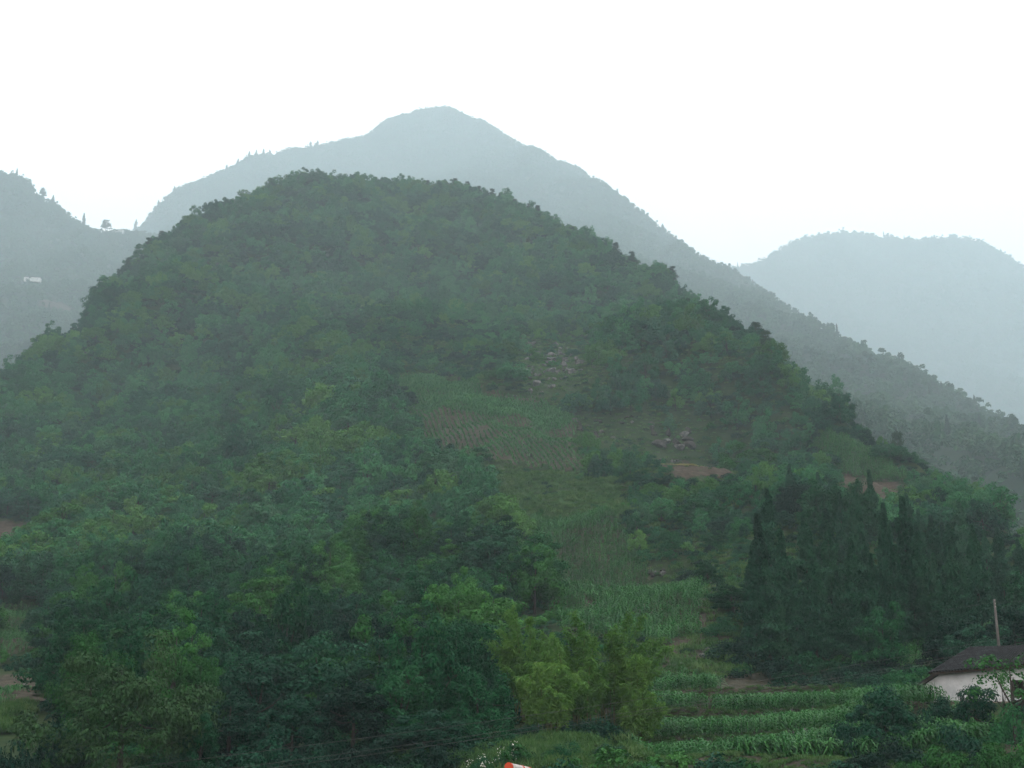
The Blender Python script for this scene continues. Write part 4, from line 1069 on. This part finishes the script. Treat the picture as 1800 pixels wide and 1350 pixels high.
# grass
gx, gy = [], []
for k, gap, keep in (('grass', .9, .9), ('rubble', 1.3, .25), ('red', 1.5, .06), ('mulch', 1.5, .06)):
    a_, b_ = rows_in(FIELD[k], gap, gap, .4, .3, hash(k) % 1000 if False else len(k)*7, keep=keep); gx.append(a_); gy.append(b_)
for rws, keep in (([(540, 570), (830, 575), (905, 650), (840, 690), (680, 655)], .6), ([(820, 1335), (1000, 1300), (1110, 1300), (1120, 1349), (820, 1349)], 1), ([(1090, 1120), (1170, 1130), (1150, 1240), (1100, 1290)], .25),
                  ([(1180, 1195), (1330, 1195), (1330, 1206), (1180, 1210)], .8)):
    a_, b_ = rows_in(world_poly(NEAR, rws), .85, .85, .4, .3, 7, keep=keep); gx.append(a_); gy.append(b_)
x = r.uniform(-8, 34, 2600); gx.append(x); gy.append(r.uniform(82, 97, 2600))
for i in (0, 1, 2, 3):
    x = r.uniform(7.5, 35, 420); ye, _ = edge_at(i, x); gx.append(x); gy.append(ye - np.abs(r.normal(size=len(x)))*.5)
X3, Y3 = np.meshgrid(np.arange(-130, 210, 2.1), np.arange(128, 760, 2.1)); X3 = (X3+r.uniform(-.9, .9, X3.shape)).ravel(); Y3 = (Y3+r.uniform(-.9, .9, Y3.shape)).ravel()
p3, q3, _ = project(X3, Y3, NEAR.h(X3, Y3)); k3 = in_poly(p3, q3, [(540, 560), (1240, 560), (1460, 760), (1500, 960), (1320, 1190), (1080, 1190), (880, 1000), (680, 800)])
for k in ('upper', 'lower', 'mulch', 'ridge', 'red'): k3 &= ~in_poly(X3, Y3, FIELD[k])
gx.append(X3[k3]); gy.append(Y3[k3]); n3_ = int(k3.sum())
gx, gy = np.concatenate(gx), np.concatenate(gy); n_ = len(gx); s_ = r.uniform(.4, 1.1, n_); s_ = np.where((gx > 9) & (gx < 34) & (gy < 133), s_*.4, s_); s_[-n3_:] *= 1.5
scatter('grass', ['grass_0', 'grass_1', 'grass_2'], np.stack([gx, gy, gz(gx, gy)+.1], 1), np.stack([r.normal(size=n_)*.1, r.normal(size=n_)*.1, r.uniform(0, 6.28, n_)], 1),
        np.repeat(s_[:, None], 3, 1), r.integers(0, 3, n_), 'rough grass on the clearings and terrace banks')

# ------------------------------------------------------------------ woods of the mountains
def far_woods(T, name, sp, label, seed, scl=1.0, dmin=0, box=(-60, 1860, 100, 1000), skip=None):
    r = np.random.default_rng(seed); sp = sp/1.35
    X, Y = np.meshgrid(np.arange(T.xs[0]+5, T.xs[-1]-5, sp), np.arange(max(T.ys[0], dmin)+5, T.ys[-1]-5, sp)); X = (X+r.uniform(-.5, .5, X.shape)*sp).ravel(); Y = (Y+r.uniform(-.5, .5, Y.shape)*sp).ravel()
    Z = T.h(X, Y); px, py, _ = project(X, Y, Z); e = 6.0
    gx, gy = (T.h(X+e, Y)-T.h(X-e, Y))/(2*e), (T.h(X, Y+e)-T.h(X, Y-e))/(2*e); L = np.sqrt(X*X+Y*Y+Z*Z)
    facing = (gx*X+gy*Y-Z)/L > -0.25                     # slopes turned away from the valley are left bare
    ok = (px > box[0]) & (px < box[1]) & (py > box[2]) & (py < box[3]) & facing & (Z > -5)
    ok &= r.random(len(X)) < np.clip((1+gx*gx+gy*gy)**.5, 1, 2.4)/1.9
    if skip is not None: ok &= ~in_poly(X, Y, skip)
    j = np.nonzero(ok)[0]; n = len(j); s = r.uniform(.6, 1.35, n)*scl
    con = r.random(n) < .03; idx = np.where(con, 4, r.integers(0, 4, n)); s = np.where(con, s*.62, s)
    scatter(name, ['far_0', 'far_1', 'far_2', 'far_3', 'far_conifer'], np.stack([X[j], Y[j], Z[j]], 1), np.stack([np.zeros(n), np.zeros(n), r.uniform(0, 6.28, n)], 1), np.stack([s, s, s*r.uniform(.7, 1.3, n)], 1), idx, label)
    return n
n1 = far_woods(MID, 'mountain_forest', 20.0, 'hazy forest covering the big mountain behind the near hill', 1, 2.3)
n2 = far_woods(RIGHT, 'far_forest', 33.0, 'faint forest on the farthest mountain at the right', 2, 3.6)
n3 = far_woods(LEFT, 'left_forest', 15.0, 'hazy forest on the left mountain', 3, 2.0, skip=lp)
print('far trees', n1, n2, n3, 'near', len(i_), 'shrubs', len(j_))

def far_tree(T, name, key, px, py, h, dmin, dmax, label, group=None, wide=1.0, cat='conifer'):
    # a tree standing on the skyline: the highest ground in its column
    best = None
    fmul = {id(LEFT): 1.6}.get(id(T), 0)
    for d in np.arange(dmin*(2.7 if fmul else 2.4), dmax*(2.7 if fmul else 3.15), 16.0):
        p = at_d(T, px, d); q = float(project(*p)[1])
        if best is None or q < best[0]: best = (q, p)
    h = h*(2.5 if T is LEFT else 2.4); q, p = best; cz = float(project(*p)[2]); hh = min(max((q-py)*cz/F, h*.6), h*1.15); cm, tm, R, H = PROTO[key]
    plant(name, key, p, px, (hh/H*wide, hh/H*wide, hh/H), label, cat, group)
PROTO['ridge_conifer'] = (cypress_mesh('crown_ridge_conifer', M_PINE, 14, 2.6, 1500, 1.1, 951), PROTO['cypress_0'][1], 2.6, 14)
far_tree(LEFT, 'pine_tree', 'big_pine', 185, 379, 17, 1200, 1420, 'tall flat-branched pine alone in the saddle', cat='pine', wide=1.2)
far_tree(LEFT, 'pine_tree', 'big_pine', 74, 318, 15, 1200, 1480, 'lone slender pine on the left mountain slope', cat='pine')
far_tree(LEFT, 'conifer_tree', 'ridge_conifer', 146, 367, 16, 1200, 1440, 'narrow conifer where the left mountain meets the saddle')
far_tree(LEFT, 'conifer_tree', 'ridge_conifer', 92, 338, 12, 1200, 1460, 'bushy conifer below the lone slender pine', wide=1.5)
far_tree(LEFT, 'conifer_tree', 'ridge_conifer', 29, 294, 10, 1200, 1500, 'small conifer at the top of the left mountain')
far_tree(MID, 'conifer_tree', 'ridge_conifer', 238, 372, 20, 1750, 2050, 'tall dark conifer at the right end of the saddle', wide=1.3)
for j, (px_, py_) in enumerate([(398, 288), (418, 276), (438, 262), (450, 260), (463, 257), (474, 262), (546, 241), (558, 240), (278, 340), (306, 325)]):
    far_tree(MID, 'conifer_tree', 'ridge_conifer', px_, py_, 13, 1800, 2080, f'small pointed conifer on the left ridge of the big mountain, {ords[j]} of the row', 'conifers on the left mountain ridge', wide=1.7)
for px_, py_, w_ in ((748, 186, 'left of the summit'), (790, 186, 'on the very summit'), (945, 262, 'right of the summit'), (1165, 392, 'far down the right crest')):
    far_tree(MID, 'conifer_tree', 'ridge_conifer', px_, py_, 11, 1600, 2080, f'tiny conifer pricking the skyline of the big mountain {w_}', 'conifers on the big mountain skyline', wide=1.9)
far_tree(MID, 'conifer_tree', 'ridge_conifer', 1784, 722, 18, 900, 1050, 'dark hazy conifer near the right edge on the spur', wide=1.2)

# ------------------------------------------------------------------ houses
M_PLASTER = rough_mat('lime_plaster', [(.32, .35, .36), (.47, .50, .51), (.58, .61, .62)], .7, bump=.15, bscale=6)
M_TILE = rough_mat('roof_tile', [(.007, .008, .009), (.016, .018, .020), (.038, .041, .044)], 2.2, bump=.5, bscale=8)
M_WOOD = rough_mat('old_wood', [(.014, .011, .009), (.040, .030, .024)], 4, bump=.3)
M_PLINTH = rough_mat('plinth_stone', [(.13, .11, .09), (.24, .21, .18)], 2, bump=.4)
M_DARK = rough_mat('dark_room', [(.010, .010, .010), (.018, .016, .014)], 1, bump=0)  # darkness of the unlit rooms, painted as a colour
def lerp(a, b, t): return np.array(a)*(1-t)+np.array(b)*t

hroot = empty('farmhouse', (40, 109, 1.6)); tag(hroot, 'white plastered farmhouse with dark tiled hipped roof behind bushes at lower right', 'farmhouse')
O = np.array([40, 109, 1.6])
def hp(px, py, d): return P(px, py, d) - O
E0, E1 = hp(1634, 1183, 109.0), hp(1880, 1163, 103.0)          # front eave
R0, R1 = hp(1704, 1140, 113.5), hp(1880, 1133, 109.0)          # ridge
dirx = (E1-E0); dirx[2] = 0; dirx /= np.linalg.norm(dirx); nb = np.array([-dirx[1], dirx[0], 0]); nb = nb if nb[1] > 0 else -nb   # backwards
depth = float(np.dot(R0-E0, nb))
B0, B1 = E0 + nb*2*depth, E1 + nb*2*depth; B0[2] = E0[2]; B1[2] = E1[2]
def roof_plane(a0, a1, b1, b0, nrow, name_):
    """eave a0-a1, ridge b0-b1: a deck with rounded tile rows running up it"""
    m = MB(); m.slab([a0, a1, b1, b0], .12); dk = m.build('roof_deck', M_WOOD, roof)
    t = MB(); nrm = np.cross(np.array(a1)-a0, np.array(b0)-a0); nrm /= np.linalg.norm(nrm); nrm = nrm if nrm[2] > 0 else -nrm
    rr = random.Random(4)
    for i in range(nrow):
        s = (i+.5)/nrow; lo = lerp(a0, a1, s); hi = lerp(b0, b1, s)
        k = max(2, int(np.linalg.norm(hi-lo)/.45)); pth = [lerp(lo, hi, j/k) + nrm*(.06+.012*((j*7+i) % 3) + rr.uniform(-.008, .012)) for j in range(k+1)]
        t.tube(pth, [.075]*(k+1), 6)
    tag(t.build(name_, M_TILE, roof), kind='stuff'); return nrm
roof = empty('roof', (0, 0, 0)); roof.parent = hroot
roof_plane(E0, E1, R1, R0, 44, 'tile_rows')
roof_plane(B0, B1, R1, R0, 30, 'tile_rows')
roof_plane(E0, B0, R0+np.array([0, .02, 0]), R0, 26, 'tile_rows')
m = MB(); m.tube([R0, lerp(R0, R1, .5)-np.array([0, 0, .05]), R1], [.17, .17, .17], 8); m.tube([E0, R0], [.12, .13], 6); m.build('ridge_cap', M_TILE, roof)
m = MB(); th = .2
for a_, b_ in ((E0, E1), (E0, B0)): m.slab([a_+np.array([0, 0, -.03]), b_+np.array([0, 0, -.03]), b_+nb*.08+np.array([0, 0, -.02]), a_+nb*.08+dirx*.0+np.array([0, 0, -.02])], .16)
m.build('eave_board', M_WOOD, roof)
# walls: front with a window opening
ov = .75                                        # overhang
W0 = E0 + nb*ov + dirx*.55; W1 = E1 + nb*ov; zb = -1.1
def wz(s): return float(lerp(E0, E1, s)[2])+.18
L = float(np.linalg.norm((W1-W0)[:2]))
def wp(s, z, back=0.0): return np.array([*(W0[:2]+dirx[:2]*s+nb[:2]*back), z])
def wall_piece(m, s0, s1, z0, z1a, z1b, t=.3):
    m.hexa([wp(s0, z0), wp(s1, z0), wp(s1, z0, t), wp(s0, z0, t), wp(s0, z1a), wp(s1, z1b), wp(s1, z1b, t), wp(s0, z1a, t)])
def s_of(px, d=107): 
    best = min(np.arange(0, L, .05), key=lambda s: abs(float(project(*(wp(s, 1.5)+O))[0])-px)); return float(best)
ws0, ws1 = s_of(1777), s_of(1799); zt = lambda s: wz(s/L)
def z_at(px, py, s): 
    q = wp(s, 0)+O; return float(P(px, py, q[1])[2])-O[2]
wz0, wz1 = z_at(1788, 1226, ws0), z_at(1788, 1196, ws0)
m = MB()
wall_piece(m, 0, ws0, zb, zt(0), zt(ws0)); wall_piece(m, ws1, L, zb, zt(ws1), zt(L)); wall_piece(m, ws0, ws1, zb, wz0, wz0); wall_piece(m, ws0, ws1, wz1, zt(ws0), zt(ws1))
a_, b_ = W0+nb*.3, B0-nb*ov; a_[2] = zb; b_[2] = zb
def vwall(m, a, b, z0, z1, t):
    n = np.cross(b-a, [0, 0, 1.0]); n /= np.linalg.norm(n); A = [np.array([*q[:2], z0]) for q in (a, b, b+n*t, a+n*t)]; m.hexa(A + [np.array([*q[:2], z1]) for q in A])
vwall(m, a_, b_, zb, zt(0), -.3); vwall(m, b_, b_+dirx*L, zb, zt(0), -.3)
m.build('wall', M_PLASTER, hroot)
fr = MB()
for s0, s1, z0, z1 in ((ws0-.02, ws0+.12, wz0, wz1), (ws1-.12, ws1+.02, wz0, wz1), (ws0+.12, ws1-.12, wz1-.12, wz1+.02), (ws0+.12, ws1-.12, wz0-.02, wz0+.1), ((ws0+ws1)/2-.04, (ws0+ws1)/2+.04, wz0+.1, wz1-.12)):
    fr.hexa([wp(s0, z0, -.04), wp(s1, z0, -.04), wp(s1, z0, .12), wp(s0, z0, .12), wp(s0, z1, -.04), wp(s1, z1, -.04), wp(s1, z1, .12), wp(s0, z1, .12)])
win = fr.build('window', M_WOOD, hroot)
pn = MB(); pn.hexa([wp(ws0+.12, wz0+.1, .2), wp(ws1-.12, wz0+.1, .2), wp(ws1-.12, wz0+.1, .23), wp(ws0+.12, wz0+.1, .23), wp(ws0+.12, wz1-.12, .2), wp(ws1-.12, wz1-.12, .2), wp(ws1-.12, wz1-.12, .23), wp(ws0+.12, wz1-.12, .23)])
pn.build('dark_room_sheet', M_DARK, win)  # opaque sheet in the opening, painted with the room's darkness
pl = MB(); zpl = z_at(1755, 1233, s_of(1755))
pl.hexa([wp(-.1, zb-.9, -.14), wp(L, zb-.9, -.14), wp(L, zb-.9, -.003), wp(-.1, zb-.9, -.003), wp(-.1, zpl, -.14), wp(L, zpl, -.14), wp(L, zpl, -.003), wp(-.1, zpl, -.003)])
pl.build('plinth', M_PLINTH, hroot)
# the lean-to at the left end, its roof falling away to the left
A0 = hp(1600, 1214, 109.6); ta = E0 + dirx*.5 + np.array([0, 0, -.02]); lv = A0 - ta
lroof = empty('lean_to_roof', (0, 0, 0)); lroof.parent = hroot
m = MB(); m.slab([ta, A0, A0+nb*5.2, ta+nb*5.2], .14); m.build('roof_deck', M_WOOD, lroof)
t_ = MB()
for i in range(20):
    q = nb*(i+.5)*.26; t_.tube([ta+q+np.array([0, 0, .05]), A0+q+np.array([0, 0, .05])], [.085, .085], 6)
tag(t_.build('tile_rows', M_TILE, lroof), kind='stuff')
m = MB(); v0 = wp(.02, zb); v1 = np.array([A0[0], A0[1], 0]) + nb*ov - lv*.12; v0 = np.array([v0[0], v0[1], 0])
top0 = float(ta[2])-.18; top1 = float((A0-lv*.12)[2])-.16
m.hexa([(v1[0], v1[1], zb-.6), (v0[0], v0[1], zb-.6), (v0[0]+nb[0]*.3, v0[1]+nb[1]*.3, zb-.6), (v1[0]+nb[0]*.3, v1[1]+nb[1]*.3, zb-.6),
        (v1[0], v1[1], top1), (v0[0], v0[1], top0), (v0[0]+nb[0]*.3, v0[1]+nb[1]*.3, top0), (v1[0]+nb[0]*.3, v1[1]+nb[1]*.3, top1)])
m.build('lean_to_wall', M_PLASTER, hroot)

def far_house(px, py, T, dmin, w, dp, h, rz, label, roofh=4.0, yellow=False):
    p = T.hit(px, py, dmin); root = empty('house', p, rz); tag(root, label, 'house')
    m = MB(); m.box((0, 0, h/2-1), (w, dp, h+2)); m.build('wall', M_FARWALL, root)
    m = MB(); a = [(-w/2-.6, -dp/2-.7, h), (w/2+.6, -dp/2-.7, h), (w/2+.6, 0, h+roofh), (-w/2-.6, 0, h+roofh)]; b = [(x, -y, z) for x, y, z in a]
    m.slab(a, .3); m.slab([b[1], b[0], b[3], b[2]], .3)
    m.build('roof', M_TILE, root)
    for x in np.linspace(-w*.32, w*.32, 3):
        f = MB(); f.box((x, -dp/2-.03, h*.55), (1.3, .1, 1.4)); wi = f.build('window', M_WOOD, root); q = MB(); q.box((x, -dp/2-.09, h*.55), (1.1, .06, 1.2)); q.build('dark_room_sheet', M_DARK, wi)
M_FARWALL = rough_mat('whitewash', [(.38, .38, .36), (.58, .58, .55)], .3, bump=0)
far_house(57, 496, LEFT, 1700, 36, 13, 8, .15, 'white house half hidden by trees on the left mountain')
far_house(208, 412, LEFT, 2300, 36, 15, 12, -.3, 'pale gabled house in the saddle beside the lone pine')

# ------------------------------------------------------------------ utility pole, wires, striped rail
M_CONC = rough_mat('concrete_pole', [(.06, .058, .055), (.11, .107, .10)], 2, bump=.1)
M_WIRE = rough_mat('wire', [(.06, .06, .06), (.10, .10, .10)], 1, bump=0, rough=.5)
M_CERAMIC = rough_mat('insulator', [(.25, .24, .22), (.35, .34, .32)], 1, bump=0, rough=.3)
def pole(p, H, label):
    root = empty('utility_pole', p); tag(root, label, 'utility pole')
    m = MB(); m.tube([(0, 0, -.8), (0, 0, H*.5), (0, 0, H)], [.17, .14, .10], 12); m.build('pole_shaft', M_CONC, root, True)
    for z_ in (.12, .45, .78):
        m = MB(); m.tube([(0, -.12, H-z_), (0, -.24, H-z_)], [.035, .045], 8); m.build('insulator', M_CERAMIC, root)
pp = at_d(NEAR, 1763, 126); ph = float(P(1754, 1053, 126)[2]-pp[2]); pole(pp, ph, 'slim grey concrete utility pole behind the farmhouse roof')
def wire(a, b, sag, label, rad=.007):
    a, b = np.array(a), np.array(b); n = 40; m = MB()
    m.tube([lerp(a, b, t)-np.array([0, 0, 4*sag*t*(1-t)]) for t in np.linspace(0, 1, n)], [rad]*n, 4)
    o = m.build('power_wire', M_WIRE); tag(o, label, 'wire', 'power wires across the valley')
pL = np.array([-38, 58, NEAR.h(-38, 58)]); pR = np.array([63, 128, NEAR.h(63, 128)])
HL = float(P(-290, 1450, 58)[2]) - float(pL[2]); HR = float(P(1900, 1078, 128)[2]) - float(pR[2])
tL = pL + [0, 0, HL]; tR = pR + [0, 0, HR]
pole(pL, HL+.3, 'utility pole beyond the left edge'); pole(pR, HR+.3, 'utility pole beyond the right edge')
wire(tL+[0, 0, .1], tR+[0, 0, .1], 1.2, 'uppermost of three thin wires crossing in front of the bamboo foot')
wire(tL+[.5, 0, -.5], tR+[.5, 0, -.5], 1.3, 'middle of three thin wires crossing in front of the bamboo foot')
wire(tL+[-.5, 0, -.9], tR+[-.5, 0, -.9], 1.3, 'lowest of three thin wires crossing in front of the bamboo foot')
wire(pp+[0, 0, ph-.3], P(1250, 1120, 175), .4, 'faint wire running left from the grey utility pole')
wire(pp+[0, 0, ph-.3], pp+np.array([45, -6, ph+2]), .6, 'faint wire running right from the grey utility pole')

M_RED = rough_mat('red_paint', [(.30, .045, .025), (.50, .075, .035)], 6, rough=.45, bump=.05)
M_WHITE = rough_mat('white_paint', [(.28, .26, .25), (.62, .60, .58)], 18, rough=.45, bump=.05)
rl = P(896, 1348, 15.0); rr_ = rl + np.array([.24, .80, -.075]); root = empty('striped_rail', (rl[0], rl[1], -1.53)); tag(root, 'white roadside rail with bright red end at the bottom edge', 'rail')
o_ = np.array([rl[0], rl[1], -1.53]); ax = (rr_-rl)/np.linalg.norm(rr_-rl)
m = MB(); m.tube([rl-o_, rl-o_+ax*.44], [.044, .044], 20); m.build('rail_tube', M_WHITE, root, False)
for s0, s1 in ((-.055, 0.0), (.44, .50), (.74, .80)):
    m = MB(); m.tube([rl-o_+ax*s0, rl-o_+ax*s1], [.047, .047], 20); m.build('red_band', M_RED, root)
m = MB(); m.tube([rl-o_+ax*.50, rl-o_+ax*.74], [.044, .044], 20); m.build('rail_tube', M_WHITE, root)
m = MB()
for s in (.2, .62): q = rl-o_+ax*s; m.tube([(q[0], q[1], -.1), (q[0], q[1], q[2]-.045)], [.035, .035], 10)
m.build('post', M_WHITE, root)

# ------------------------------------------------------------------ haze
hz = MB(); hz.box((0, 4700, 1716), (14200, 11200, 3466))          # bottom a metre below the ground block, top above the summits
hm = bpy.data.materials.new('haze'); hm.use_nodes = True; hn = hm.node_tree.nodes; hn.clear()
ho = hn.new("ShaderNodeOutputMaterial"); pv = hn.new("ShaderNodeVolumePrincipled")
pv.inputs["Color"].default_value = (*HAZE_COLOR, 1); pv.inputs["Density"].default_value = HAZE_DENSITY; pv.inputs["Anisotropy"].default_value = 0.0
hm.node_tree.links.new(pv.outputs[0], ho.inputs["Volume"])
h = hz.build('haze', hm); tag(h, kind='stuff')
